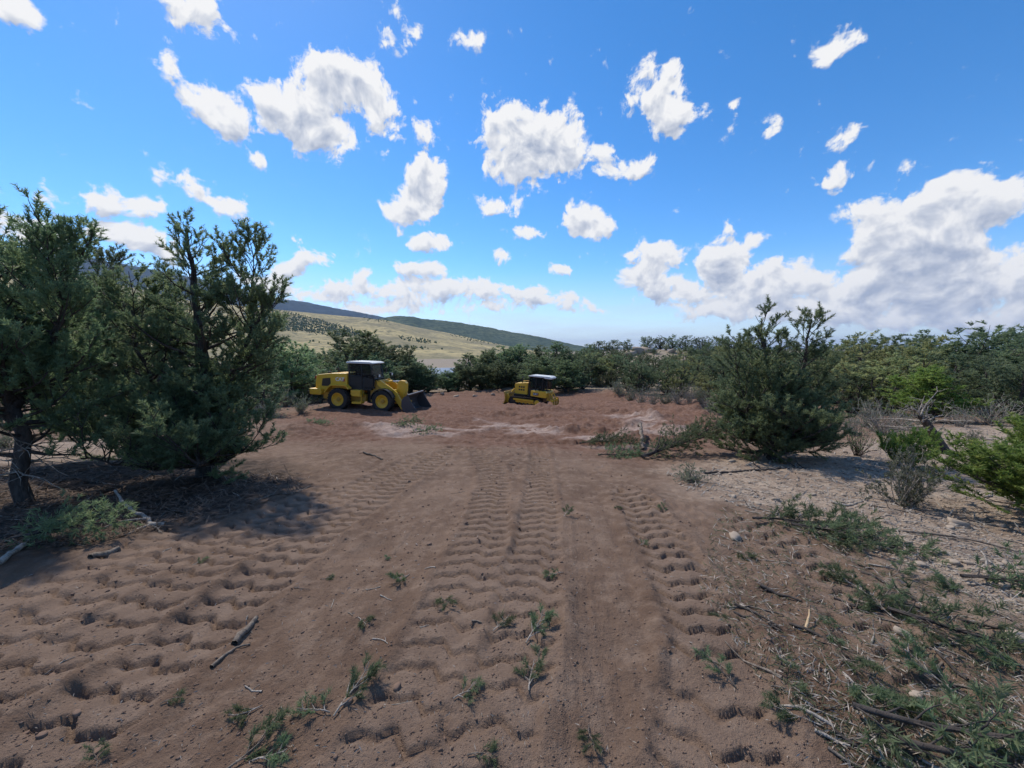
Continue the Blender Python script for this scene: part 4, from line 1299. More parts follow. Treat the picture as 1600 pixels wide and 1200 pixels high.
    for (x, sx) in ((0, 0), (WB, 1)):
        for sy in (-1, 1):
            make_wheel(root, x, sy * 1.02, sy)
        MB().tube([(x, -.9, .72), (x, .9, .72)], .17, 14).cyl((x, 0, .72), (1, 0, 0), .28, .5, 14).build('axle', YD, root)
    root.scale = (.89, .89, .91)
    tag(root, 'yellow articulated wheel loader with black cab and bucket lowered to the ground', 'wheel loader')
    return root
make_loader()

def make_dozer():
    root = empty('bulldozer', (DOZER[0], DOZER[1], DOZER_Z + .02), (0, R(-3.5), R(180 - 24)))
    Y, YD, B = M['yellow'], M['yellow_dark'], M['black']
    # crawler tracks
    for sy in (-1, 1):
        yc = sy * .85
        w = .28
        prof = []
        # path of the track belt round idler and sprocket
        path = []
        for k in range(9):
            a = R(90 + k * 180 / 8)
            path.append((-1.12 + .40 * math.cos(a), .45 + .40 * math.sin(a)))
        for k in range(9):
            a = R(-90 + k * 180 / 8)
            path.append((1.35 + .36 * math.cos(a), .41 + .36 * math.sin(a)))
        L = [0.0]
        pp = path + [path[0]]
        for a, b in zip(pp[:-1], pp[1:]): L.append(L[-1] + math.hypot(b[0] - a[0], b[1] - a[1]))
        n = 40
        belt = MB()
        for k in range(n):
            s0 = L[-1] * k / n; s1 = L[-1] * (k + .9) / n
            q = [(np.interp(v, L, [p[0] for p in pp]), np.interp(v, L, [p[1] for p in pp])) for v in (s0, s1)]
            dx, dz = q[1][0] - q[0][0], q[1][1] - q[0][1]
            ln = math.hypot(dx, dz); nx, nz = dz / ln, -dx / ln
            def o_(p, d): return (p[0] + nx * d, p[1] + nz * d)
            m0 = ((q[0][0] * .75 + q[1][0] * .25), (q[0][1] * .75 + q[1][1] * .25))
            belt.prism([o_(q[0], -.05), o_(q[1], -.05), o_(q[1], .0), o_(q[0], .0)], yc - w, yc + w)
            belt.prism([o_(q[0], -.002), o_(m0, -.002), o_(m0, .055), o_(q[0], .055)], yc - w + .004, yc + w - .004)
        tr = belt.build('crawler_track', M['track'], root)
        MB().prism([(1.30, .30), (1.42, .46), (1.25, .62), (-.75, .62), (-.98, .5), (-.75, .24)], yc - .17 if sy < 0 else yc - .10, yc + .10 if sy < 0 else yc + .17).build('track_frame', Y, root, .03)
        MB().prism([(1.25, .50), (1.25, .66), (-.75, .66), (-.75, .50)], yc + sy * .10 - .12, yc + sy * .10 + .19 * (1 if sy > 0 else .63)).build('track_guard', Y, root, .02)
        MB().cyl((-1.12, yc, .45), (0, 1, 0), .33, .46, 22).build('sprocket', M['track'], root)
        MB().cyl((-1.12, yc + sy * .25, .45), (0, 1, 0), .25, .12, 18).build('final_drive', Y, root, .02)
        MB().cyl((1.35, yc, .41), (0, 1, 0), .30, .40, 22).build('idler', M['track'], root)
        for k in range(5):
            MB().cyl((-.6 + k * .4, yc, .20), (0, 1, 0), .13, .40, 14).build('roller', M['track'], root)
    MB().box(-1.5, 1.45, -.55, .55, .40, .98).build('chassis', B, root, .03)
    # hood
    hood = MB().prism([(1.42, .92), (1.44, 1.86), (1.36, 1.98), (.12, 2.12), (.10, .96)], -.46, .46).build('hood', Y, root, .04)
    for sy in (-1, 1):
        for k in range(3):
            for j in range(2):
                MB().box(.42 + k * .22, .58 + k * .22, sy * .462 - .004, sy * .462 + .004, 1.34 + j * .26, 1.50 + j * .26).build('vent', M['grille'], hood)
        MB().box(.12, 1.38, sy * .60 - .12, sy * .60 + .12, .93, 1.02).build('platform', B, root)
    MB().box(1.442, 1.46, -.38, .38, 1.05, 1.85).build('front_grille', M['grille'], hood)
    MB().tube([(.2, -.38, 2.12), (.25, -.38, 2.24), (.9, -.38, 2.18), (.95, -.38, 2.06)], .02, 6).build('hood_rail', Y, root)
    MB().tube([(.75, .25, 2.02), (.75, .25, 2.55), (.68, .25, 2.62)], .055, 10).build('exhaust_stack', B, root)
    # cab
    cabf = MB()
    for sy in (-1, 1):
        cabf.tube([(-.08, sy * .52, 1.05), (-.02, sy * .52, 1.7), (-.10, sy * .60, 2.72)], .06, 4)
        cabf.tube([(-.75, sy * .68, 1.5), (-.75, sy * .66, 2.72)], .05, 4)
        cabf.tube([(-1.40, sy * .68, 1.5), (-1.40, sy * .66, 2.72)], .06, 4)
        cabf.tube([(-.08, sy * .60, 2.70), (-1.85, sy * .66, 2.70)], .05, 4)
        cabf.tube([(-1.82, sy * .60, 1.5), (-1.85, sy * .62, 2.70)], .05, 4)
    cabf.tube([(-.1, -.6, 2.70), (-.1, .6, 2.70)], .05, 4).tube([(-1.85, -.62, 2.70), (-1.85, .62, 2.70)], .05, 4)
    cab = cabf.build('cab_frame', B, root)
    for sy in (-1, 1):
        MB().prism([(-.06, 1.0), (-.05, 1.72), (-.40, 1.72), (-.46, 1.0)], sy * .60 - .012, sy * .60 + .012).build('door', B, cab)
        MB().prism([(-.08, 1.74), (-.12, 2.66), (-.72, 2.66), (-.72, 1.60), (-.42, 1.60)], sy * .655 - .004, sy * .655 + .004).build('door_pane', M['glass'], cab)
        MB().prism([(-.78, 1.58), (-.78, 2.66), (-1.36, 2.66), (-1.36, 1.58)], sy * .668 - .004, sy * .668 + .004).build('side_pane', M['glass'], cab)
        MB().prism([(-1.44, 1.58), (-1.44, 2.66), (-1.83, 2.66), (-1.80, 1.58)], sy * .64 - .004, sy * .64 + .004).build('rear_quarter_pane', M['glass'], cab)
    MB().add([(-.03, -.50, 1.72), (-.03, .50, 1.72), (-.11, .58, 2.67), (-.11, -.58, 2.67)], [(0, 1, 2, 3)]).build('windscreen', M['glass'], cab)
    MB().add([(-1.83, -.58, 1.6), (-1.83, .58, 1.6), (-1.86, .60, 2.67), (-1.86, -.60, 2.67)], [(0, 1, 2, 3)]).build('rear_pane', M['glass'], cab)
    MB().box(-1.35, -.85, -.26, .26, 1.5, 1.78).prism([(-1.35, 1.75), (-1.48, 2.35), (-1.36, 2.35), (-1.22, 1.78)], -.25, .25).build('seat', B, cab, .03)
    MB().box(-1.8, -.1, -.56, .56, .98, 1.52).build('cab_shell', B, cab)
    MB().prism([(.0, 2.74), (.02, 2.82), (-.3, 2.88), (-2.0, 2.88), (-2.22, 2.80), (-2.22, 2.66), (-1.6, 2.66), (-1.5, 2.74)], -.74, .74).build('roof', M['roof'], root, .03)
    # tanks and fenders behind
    for sy in (-1, 1):
        y0, y1 = (-1.08, -.57) if sy < 0 else (.57, 1.08)
        MB().prism([(-.44, 1.02), (-.44, 1.50), (-1.85, 1.56), (-1.95, 1.40), (-1.90, .96)], y0, y1).build('side_tank', Y, root, .035)
        pl = MB().box(-1.22, -.68, sy * 1.083 - .004, sy * 1.083 + .004, 1.12, 1.36).build('name_plate', B, root)
        text_part('lettering', 'CAT', .22, M['white'], pl, (-.92, sy * 1.09, 1.24), (R(90), 0, 0 if sy < 0 else R(180)), .003)
        MB().prism([(-1.20, 1.13), (-1.06, 1.13), (-1.13, 1.24)], sy * 1.089 - .003, sy * 1.089 + .003).build('red_triangle', M['red'], pl)
    MB().prism([(-1.82, .62), (-1.82, 1.52), (-2.02, 1.42), (-2.06, .75)], -.56, .56).build('rear_housing', YD, root, .03)
    # blade, push arms, lift cylinders
    prof = []
    for k in range(9):
        a = R(-38 + k * 76 / 8)
        prof.append((2.62 - .75 * math.cos(a) + .75 - .62, .62 + .92 * math.sin(a)))
    back = [(x - .06, z) for x, z in prof]
    bl = MB()
    for i in range(8):
        bl.prism([prof[i], prof[i + 1], back[i + 1], back[i]], -1.38, 1.38)
    blade = bl.build('blade', YD, root)
    MB().prism([(prof[0][0] - .05, prof[0][1] - .02), (prof[0][0] + .16, prof[0][1] - .16), (prof[0][0] + .18, prof[0][1] - .14), (prof[0][0] + .03, prof[0][1] + .04)], -1.40, 1.40).build('cutting_edge', M['edge'], blade)
    for sy in (-1, 1):
        MB().prism([back[1], back[4], back[7], (back[7][0] - .14, back[7][1] - .10), (back[4][0] - .30, back[4][1]), (back[1][0] - .18, back[1][1])], sy * .9 - .05, sy * .9 + .05).build('blade_rib', Y, blade)
        MB().tube([(.9, sy * .5, .5), (1.75, sy * .62, .45), (2.05, sy * .7, .5)], .10, 6).build('push_arm', Y, root)
        MB().tube([(1.46, sy * .42, 1.45), (1.75, sy * .45, 1.10)], .07, 10).build('lift_cylinder', Y, root)
        MB().tube([(1.75, sy * .45, 1.10), (2.0, sy * .48, .80)], .035, 8).build('lift_rod', M['chrome'], root)
    MB().box(1.80, 2.0, -.9, .9, .38, .62).build('push_frame', Y, root, .03)
    # ripper
    MB().box(-2.55, -2.35, -.85, .85, .62, .84).build('ripper_beam', Y, root, .03)
    for sy in (-1, 1):
        MB().tube([(-2.0, sy * .42, .70), (-2.42, sy * .50, .72)], .07, 8).build('ripper_arm', Y, root)
        MB().tube([(-2.0, sy * .30, 1.25), (-2.2, sy * .36, 1.30), (-2.42, sy * .40, .86)], .06, 8).build('ripper_cylinder', Y, root)
    for yy in (-.7, 0, .7):
        MB().prism([(-2.36, .95), (-2.56, .95), (-2.66, .60), (-2.62, .32), (-2.42, .16), (-2.38, .20), (-2.50, .38), (-2.50, .62)], yy - .04, yy + .04).build('ripper_shank', YD, root)
    root.scale = (.93, .93, .94)
    tag(root, 'yellow crawler bulldozer with white cab roof and rear ripper', 'bulldozer')
    return root
make_dozer()

# ------------------------------------------------------------------ a house among the trees down the slope
def make_house():
    x, y = at_dist(690, 150)
    z = H(x, y)
    root = empty('house', (x, y, z), (0, 0, R(18)))
    wallm = simple('white_siding', (.70, .71, .70), .7, dirt=.15)
    roofm = simple('blue_grey_metal_roof', (.34, .40, .46), .45, .3)
    w = MB().box(-6, 6, -4, 4, -1, 3.0)
    w.add([(-6, -4, 3.0), (-6, 4, 3.0), (-6, 0, 5.2), (6, -4, 3.0), (6, 4, 3.0), (6, 0, 5.2)], [(0, 1, 2), (3, 5, 4)])
    w.build('wall', wallm, root)
    r = MB()
    for sy in (-1, 1):
        r.add([(-6.5, sy * 4.5, 2.75), (6.5, sy * 4.5, 2.75), (6.5, 0, 5.25), (-6.5, 0, 5.25), (-6.5, sy * 4.5, 2.9), (6.5, sy * 4.5, 2.9), (6.5, 0, 5.4), (-6.5, 0, 5.4)],
              [(0, 1, 2, 3), (4, 7, 6, 5), (0, 4, 5, 1), (1, 5, 6, 2), (3, 2, 6, 7), (0, 3, 7, 4)])
    r.build('roof', roofm, root)
    for wx in (-3.8, 0, 3.8):
        wo_ = MB().box(wx - .6, wx + .6, -4.06, -4.0, 1.0, 2.3).build('window', M['white'], root)
        MB().box(wx - .5, wx + .5, -4.09, -4.061, 1.1, 2.2).build('pane', M['black'], wo_)
    root.scale = (.8, .8, .8)
    tag(root, 'white house with blue-grey roof glimpsed through the tree belt', 'house')
make_house()

# ------------------------------------------------------------------ rocks, sticks, sprigs, shrubs
ICO_V, ICO_F = None, None
_b = bmesh.new(); bmesh.ops.create_icosphere(_b, subdivisions=1, radius=1)
ICO_V = np.array([v.co[:] for v in _b.verts]); ICO_F = np.array([[v.index for v in f.verts] for f in _b.faces]); _b.free()
_b = bmesh.new(); bmesh.ops.create_icosphere(_b, subdivisions=2, radius=1)
ICO2_V = np.array([v.co[:] for v in _b.verts]); ICO2_F = np.array([[v.index for v in f.verts] for f in _b.faces]); _b.free()
OCT_V = np.array([(1,0,0),(-1,0,0),(0,1,0),(0,-1,0),(0,0,1),(0,0,-1.)]); OCT_F = np.array([(0,2,4),(2,1,4),(1,3,4),(3,0,4),(2,0,5),(1,2,5),(3,1,5),(0,3,5)])
def lumps(xy, size, rng, flat=.6, bv=ICO_V, bf=ICO_F, sink=.3, jit=.28):
    """many small stones / clods merged: xy (n,2), size (n)"""
    n = len(xy); k = len(bv)
    z = H(xy[:, 0], xy[:, 1])
    sc = size[:, None] * rng.uniform(.65, 1.25, (n, 3)); sc[:, 2] *= flat
    V = bv[None] * (1 + rng.normal(size=(n, k, 1)) * jit) * sc[:, None, :]
    a = rng.uniform(0, 6.28, n); c, s_ = np.cos(a), np.sin(a)
    X = V[..., 0] * c[:, None] - V[..., 1] * s_[:, None]; Y = V[..., 0] * s_[:, None] + V[..., 1] * c[:, None]
    V = np.stack([X + xy[:, :1], Y + xy[:, 1:2], V[..., 2] + z[:, None] + sc[:, 2:3] * (1 - 2 * sink) * .6], -1).reshape(-1, 3)
    T = (bf[None] + (np.arange(n) * k)[:, None, None]).reshape(-1, 3)
    return V, T
def scatter(rng, n, poly_px, dens=None):
    """random ground points inside a photo polygon, spread evenly over the picture's area"""
    P = np.array(poly_px, float); out = []
    while len(out) < n:
        q = np.stack([rng.uniform(P[:, 0].min(), P[:, 0].max(), n), rng.uniform(P[:, 1].min(), P[:, 1].max(), n)], 1)
        ok = poly_sd(q[:, 0], q[:, 1], P) > 0
        for a in q[ok]:
            out.append(a)
            if len(out) >= n: break
    # fast unprojection: plane first, then three refinements
    q = np.array(out)
    D = np.stack([(q[:, 0] - 800) / F, np.zeros(n), np.zeros(n)], 1) + UPV[None] * ((600 - q[:, 1]) / F)[:, None] + FWD[None]
    t = CAMZ / np.maximum(-D[:, 2] / D[:, 1] - .094, .02)
    for _ in range(12):
        x, y = D[:, 0] / D[:, 1] * t, t
        drop = CAMZ - H0(x, y)
        t = .5 * t + .5 * drop / np.maximum(-D[:, 2] / D[:, 1], 1e-3)
    return np.stack([D[:, 0] / D[:, 1] * t, t], 1)
rng = np.random.default_rng(55)
RIGHT_PX = [(1040,745),(1110,728),(1290,706),(1420,676),(1600,664),(1690,700),(1690,1000),(1560,960),(1440,905),(1320,855),(1180,805),(1080,775)]
ROAD_PX = [(480,690),(900,690),(1010,760),(1120,860),(1250,1000),(1400,1230),(-60,1230),(-60,930),(200,850),(400,780)]
# loose stones and crumbs: far too many to count
xy = scatter(rng, 5200, RIGHT_PX)
V, T = lumps(xy, .008 + .022 * rng.uniform(0, 1, len(xy)) ** 2.2 * np.clip(xy[:, 1] / 5, .7, 2.2), rng, .55, OCT_V, OCT_F)
o = link('stones', raw_mesh('stones', V, T, False), M['rock']); tag(o, 'small pale stones strewn over the stony bank', 'stones', kind='stuff')
xy = scatter(rng, 7000, ROAD_PX)
V, T = lumps(xy, .003 + .011 * rng.uniform(0, 1, len(xy)) ** 3 * np.clip(xy[:, 1] / 3, .6, 2.5), rng, .75, OCT_V, OCT_F)
o = link('soil_crumbs', raw_mesh('soil_crumbs', V, T, False), M['clod']); tag(o, 'loose soil crumbs scattered over the churned wheel track', 'soil', kind='stuff')
# single stones one can point at
ROCKS = [(1212,787,.06,'pale flat stone beside the cut green boughs on the stony bank'),(1148,848,.075,'pale rounded stone pressed into the churned soil by the wheel marks'),
 (1497,822,.10,'broad pale stone beside the dead branch under the young pinyon'),(1585,1008,.075,'reddish stone lying among the bark and sticks'),(1412,1000,.05,'small rounded stone in the slash'),
 (1432,1092,.035,'smooth egg-shaped stone among the needles')]
rv = [raw_mesh('rock_shape', np.clip(ICO2_V * (1 + np.random.default_rng(k).normal(size=len(ICO2_V)) * .07 + .42 * fbm(ICO2_V[:, 0] * 1.3 + 5 * k, ICO2_V[:, 1] * 1.3 + ICO2_V[:, 2] * 1.7, 2, 70 + k))[:, None], [-1, -.8, -.9], [.8, .75, .55]) * np.array([1, .8, .6]), ICO2_F, False) for k in range(6)]
for m_ in rv: m_.materials.append(M['rock'])
def put_rock(x, y, r, label, group=None, k=0, rz=0.0):
    o = link('rock', rv[k % 6])
    o.location = (x, y, H(x, y) + r * .18); o.scale = (r, r, r); o.rotation_euler = (rng.uniform(-.3, .3), rng.uniform(-.3, .3), rz)
    tag(o, label, 'rock', group)
for i, (px, py, r, lab) in enumerate(ROCKS):
    x, y = unproject(px, py); put_rock(x, y, r, lab, None, i, i * 1.3)
xy = scatter(rng, 70, RIGHT_PX)
for i, (x, y) in enumerate(xy):
    put_rock(x, y, rng.uniform(.03, .075) * np.clip(y / 7, .7, 1.6), 'pale angular stone lying loose on the stony bank', 'loose stones on the stony bank', i, rng.uniform(0, 6))
xy = scatter(rng, 14, ROAD_PX)
for i, (x, y) in enumerate(xy):
    o = link('dirt_clod', rv[i % 6].copy() if False else rv[i % 6]); r = rng.uniform(.014, .03)
    o.location = (x, y, H(x, y) + r * .2); o.scale = (r, r, r * 1.2); o.rotation_euler = (0, 0, rng.uniform(0, 6))
    o.material_slots[0].link = 'OBJECT'; o.material_slots[0].material = M['clod']
    tag(o, 'brown clod of soil lying on the wheel track', 'dirt clod', 'clods on the wheel track')
# outcrop on the knoll and boulders along the back of the pad
for i, (px, d, r) in enumerate([(985,78,1.6),(998,79,1.9),(1012,78,1.5),(925,80,1.3),(950,79,1.2),(1048,76,1.2),(1085,72,1.1),(1105,70,1.0),(1005,72,1.2)]):
    x, y = at_dist(px, d); put_rock(x, y, r, 'weathered tan boulder in the outcrop on the knoll', 'outcrop boulders on the knoll', i, i)
for i, px in enumerate([640,655,690,712,742,770]):
    x, y = at_dist(px, 41 + i % 3); put_rock(x, y, .35, 'grey boulder along the back edge of the cleared pad', 'boulders behind the pad', i, i)

def stick_mesh(pts, r0, r1, rng, forks=0, n=6):
    br = []
    P = resample(pts, .06) if len(pts) > 2 else np.array([np.array(pts[0]) * (1 - t) + np.array(pts[1]) * t for t in np.linspace(0, 1, 6)])
    P = P + rng.normal(size=P.shape) * r0 * .25
    br.append((P, np.linspace(r0, r1, len(P)) * rng.uniform(.85, 1.15, len(P))))
    for k in range(forks):
        i = rng.integers(1, len(P) - 1)
        d = unit(P[i] - P[i - 1] + rng.normal(size=3) * .8); d[2] = abs(d[2]) * .4
        L = np.linalg.norm(P[-1] - P[0]) * rng.uniform(.15, .35)
        br.append((bend_line(P[i], d, L, 5, rng, up=-.05, wig=.2), np.linspace(r0 * .5, r1 * .5, 5)))
    V, Fq = tubes_mesh(br, n)
    return V, Fq
def stick(name, label, cat, pxs, r, mat='stick', lifts=None, forks=0, group=None, seed=1, r1=None):
    g = np.random.default_rng(seed)
    W = []
    for i, p in enumerate(pxs):
        x, y = unproject(*p[:2])
        W.append((x, y, H(x, y) + r * .7 + (lifts[i] if lifts else 0)))
    W = np.array(W)
    o0 = W[0].copy()
    V, Fq = stick_mesh(W - o0, r, r1 if r1 else r * .5, g, forks)
    o = link(name, raw_mesh(name, V, Fq, True), M[mat])
    o.location = o0
    tag(o, label, cat, group)
    return o
SB = 'fallen_branch'
stick(SB, 'pale grey forked dead branch lying on the dark needle duff', 'branch', [(258,824),(236,824),(230,812),(205,802),(190,792),(182,786)], .028, 'dead', [0,0,.04,.07,.10,.16], 2, seed=1, r1=.014)
stick(SB, 'short thick debarked stick on the smooth scraped band', 'stick', [(366,1000),(384,982),(402,964)], .02, 'stick', seed=2, r1=.017)
stick(SB, 'thin crooked stick pointing downhill below the thick debarked stick', 'stick', [(330,1038),(352,1020),(368,1006),(390,998)], .010, 'stick', seed=3)
stick(SB, 'dark mossy broken limb amid the green slash', 'branch', [(1188,924),(1215,934),(1252,948)], .014, 'bark', forks=1, seed=4)
stick(SB, 'long dark dead branch running below the young pinyon', 'branch', [(1395,838),(1470,846),(1530,856),(1610,872)], .014, 'stick', [0,.02,.03,.02], 3, seed=5)
stick(SB, 'curving brown branch crossing the stony bank below the grey sagebrush', 'branch', [(1270,842),(1320,846),(1370,842),(1400,834)], .018, 'stick', forks=2, seed=6)
stick(SB, 'bleached forked twig standing up beside the dark sticks', 'branch', [(1545,915),(1538,898),(1530,888)], .010, 'dead', [0,.05,.10], 2, seed=7)
stick(SB, 'thin black branch slanting through the slash', 'branch', [(1345,906),(1372,918),(1405,938),(1430,948)], .014, 'bark', forks=2, seed=8)
stick(SB, 'long greenish stripped branch beside the wheel lug prints', 'branch', [(1325,945),(1360,955),(1400,962),(1440,958)], .013, 'stick', forks=1, seed=9)
stick(SB, 'heavy grey stick in the corner of the needle-covered slash', 'branch', [(1490,1122),(1540,1150),(1620,1200)], .010, 'dead', forks=1, seed=10)
stick(SB, 'orange freshly split sliver of wood on the slash', 'wood sliver', [(1448,1116),(1466,1134),(1486,1154)], .009, 'fresh_wood', seed=11, r1=.006)
stick(SB, 'small upright chip of fresh orange wood', 'wood chip', [(1258,998),(1261,988),(1264,976)], .010, 'fresh_wood', [0,.03,.06], seed=12, r1=.005)
stick(SB, 'pale bleached log end by the cut green bough', 'log', [(-20,898),(10,880),(36,862)], .03, 'dead', seed=13, r1=.022)
stick(SB, 'short brown log lying flat on the trampled duff', 'log', [(142,874),(162,869),(184,862)], .028, 'stick', seed=14, r1=.024)
stick(SB, 'long thin dark branch trailing from the big pinyon to the wheel tracks', 'branch', [(395,785),(430,773),(460,770),(486,758)], .013, 'stick', forks=3, seed=15)
stick(SB, 'dark stick lying across the end of the old wheel mark', 'stick', [(568,712),(585,716),(598,722)], .02, 'bark', seed=16)
stick(SB, 'broken brown stake leaning out of the dirt bank', 'stake', [(1004,702),(1000,692),(997,684)], .05, 'stick', [0,.12,.3], seed=17, r1=.035)
stick(SB, 'thin pale stick on bare soil beside the slash', 'stick', [(1155,955),(1172,966),(1186,974)], .007, 'dead', seed=18)
stick(SB, 'curved fallen limb under the twin-topped pinyon', 'branch', [(1100,742),(1150,740),(1210,738),(1260,734)], .022, 'bark', forks=3, seed=19)
stick(SB, 'twisted grey root stick by the sagebrush', 'branch', [(1300,792),(1325,797),(1345,790),(1360,780)], .017, 'dead', forks=2, seed=20)
SLASH_PX = [(1120,800),(1300,825),(1370,890),(1620,960),(1640,1210),(1330,1210),(1180,1060),(1090,930)]
DUFF_PX = [(0,730),(150,722),(330,735),(470,735),(470,770),(330,815),(150,850),(0,870)]
def loose_sticks(poly, n, label, group, mats, rr=(.004, .011), L=(.12, .5)):
    for (x, y) in scatter(rng, n, poly):
        a = rng.uniform(0, 6.28) if rng.uniform() < .5 else R(-35 + rng.normal() * 20)
        ln = rng.uniform(*L) * np.clip(y / 4, .7, 1.8); r = rng.uniform(*rr)
        p = [np.array([x + math.cos(a) * t * ln, y + math.sin(a) * t * ln]) for t in (-.5, 0, .5)]
        p[1] = p[1] + rng.normal(size=2) * ln * .08
        W = np.array([(q[0], q[1], H(q[0], q[1]) + r * .8) for q in p])
        V, Fq = stick_mesh(W - W[1], r, r * .5, rng, int(rng.integers(0, 3)), 5)
        o = link('twig', raw_mesh('twig', V, Fq, True), M[mats[int(rng.integers(0, len(mats)))]])
        o.location = W[1]
        tag(o, label, 'twig', group)
loose_sticks(SLASH_PX, 60, 'thin broken twig lying in the green slash', 'twigs in the slash', ['stick', 'dead', 'bark'])
loose_sticks(RIGHT_PX, 30, 'dry grey twig lying on the stony bank', 'twigs on the stony bank', ['dead', 'stick'], (.005, .012), (.2, .6))
loose_sticks(DUFF_PX, 34, 'dead twig lying on the dark needle duff', 'twigs on the duff', ['dead', 'stick', 'bark'], (.005, .012), (.2, .7))
loose_sticks(ROAD_PX, 26, 'small loose twig on the wheel-marked soil', 'twigs on the wheel track', ['stick', 'dead'], (.003, .006), (.06, .2))
# crumbs of bark, needles and chips
def litter(name, poly, n, label, cat, matname, L, w, tilt=.25):
    xy = scatter(rng, n, poly)
    z = H(xy[:, 0], xy[:, 1])
    a = rng.uniform(0, 6.28, n); ln = rng.uniform(L[0], L[1], n) * np.clip(xy[:, 1] / 3, .7, 2); ww = w * np.clip(xy[:, 1] / 3, .8, 2.5)
    d = np.stack([np.cos(a), np.sin(a), rng.normal(size=n) * tilt], 1) * ln[:, None] / 2
    sd_ = np.stack([-np.sin(a), np.cos(a), rng.normal(size=n) * .3], 1) * (ww / 2)[:, None]
    c = np.stack([xy[:, 0], xy[:, 1], z + .006 + np.abs(d[:, 2])], 1)
    V = np.stack([c - d, c + sd_, c + d, c - sd_ + np.array([0, 0, .003])], 1).reshape(-1, 3)
    q = np.arange(n * 4).reshape(-1, 4)
    T = np.concatenate([q[:, [0, 1, 2]], q[:, [0, 2, 3]]])
    tint = np.zeros((n, 4, 4)); tint[..., 0] = rng.uniform(0, 1, n)[:, None]; tint[..., 1] = ((rng.uniform(0, 1, n) < .15) * .8)[:, None]; tint[..., 3] = 1
    o = link(name, raw_mesh(name, V, T, False, {'tint': tint.reshape(-1, 4)}), M[matname])
    tag(o, label, cat, kind='stuff')
litter('needle_litter', SLASH_PX, 5500, 'loose green needles ground into the soil of the slash', 'needles', 'slash', (.025, .07), .005)
litter('bark_litter', SLASH_PX, 2600, 'shredded bark and straw mixed into the slash', 'litter', 'dead', (.02, .10), .006)
litter('duff', DUFF_PX, 5000, 'dry twigs and needle duff under the pinyons', 'litter', 'duffm', (.03, .14), .009)
litter('straw_litter', ROAD_PX, 1300, 'bits of straw and bark on the wheel track', 'litter', 'dead', (.012, .045), .004)
litter('stony_bank_litter', RIGHT_PX, 2500, 'grey twig fragments over the stony bank', 'litter', 'dead', (.03, .14), .009)

# sprigs and boughs of cut pinyon
def sprig_parts(rng, L, nb, lift=.03, dens=1.0, flat=.35):
    main = bend_line((0, 0, .015), (1, 0, .12), L, 7, rng, up=.05, wig=.14)
    main[:, 2] = np.maximum(main[:, 2], .012)
    wood = [(main, np.linspace(.004 + L * .008, .003, 7))]
    tp, td = [], []
    for k in range(nb):
        q = .25 + .75 * k / max(nb - 1, 1)
        i0 = min(int(q * 6), 5)
        sd_ = (1 if k % 2 else -1)
        d = unit(unit(main[i0 + 1] - main[i0]) + np.array([0, sd_ * rng.uniform(.5, 1.1), rng.uniform(-.1, .5) * flat]))
        l2 = L * rng.uniform(.25, .5) * (1.2 - q * .6)
        b = bend_line(main[i0], d, l2, 5, rng, up=.1, wig=.15)
        b[:, 2] = np.maximum(b[:, 2], .012)
        wood.append((b, np.linspace(.0045, .002, 5)))
        m = max(3, int(l2 / .024 * dens))
        for j in range(m):
            f = .3 + .7 * (j + .5) / m
            i1 = min(int(f * 4), 3); fr = f * 4 - i1
            tp.append(b[i1] * (1 - fr) + b[i1 + 1] * fr + rng.normal(size=3) * .008); td.append(unit(b[i1 + 1] - b[i1]) + rng.normal(size=3) * .3)
    return wood, np.array(tp), np.array(td)
def sprig_meshes(seed, L, nb, **kw):
    g = np.random.default_rng(seed)
    wood, tp, td = sprig_parts(g, L, nb, **kw)
    V, Fq = tubes_mesh(wood, 5)
    m1 = raw_mesh('stem', V, Fq, True); m1.materials.append(M['dead'] if seed % 2 else M['stick'])
    V, T, c = tufts_mesh(tp, td, g, n=26, nl=.05, nw=.0055, sl=.05, tint=tree_tint(g, tp, .1))
    m2 = raw_mesh('needles', V, T, False, {'tint': c}); m2.materials.append(M['slash'])
    return m1, m2
SPR = [sprig_meshes(600 + k, .22 + .05 * (k % 4), 4 + k % 4) for k in range(8)]
def put_sprig(px, py, k, label, group=None, s=1.0, rz=None, lift=0.0, pitch=0.0, name='pinyon_sprig', xy=None):
    x, y = xy if xy is not None else unproject(px, py)
    r = empty(name, (x, y, H(x, y) + lift), (0, -pitch, rng.uniform(0, 6.28) if rz is None else rz))
    r.scale = (s, s, s)
    for nm, me in zip(('stem', 'needles'), SPR[k % 8]): link(nm, me, None, r)
    tag(r, label, 'sprig', group)
put_sprig(522, 1128, 3, 'fresh green sprig propped up on the bare soil by the lug prints', s=.72, rz=R(70), pitch=R(10))
put_sprig(516, 1122, 1, 'drooping green sprig tip lying against the propped-up sprig', s=.6, rz=R(170))
put_sprig(350, 1196, 2, 'wispy sprig with long bare pale stems beside the bottom stick', s=.75, rz=R(50), pitch=R(6))
put_sprig(395, 1185, 5, 'slender sprig leaning over a bare pale stick', s=.6, rz=R(20), pitch=R(10))
put_sprig(822, 1018, 3, 'bluish green sprig at the edge of the wheel print', s=.72, rz=R(60), pitch=R(6))
put_sprig(838, 1052, 0, 'green sprig standing beside the bluish sprig', s=.6, rz=R(80), pitch=R(6))
put_sprig(826, 1092, 5, 'feathery lowest sprig of the three beside the wheel print', s=.65, rz=R(95))
put_sprig(708, 1106, 1, 'tiny sprig lying in the middle of a tyre print', s=.55, rz=R(30))
put_sprig(1150, 1080, 6, 'leafy sprig poking out of a deep tyre rut', s=.6, rz=R(100), pitch=R(6))
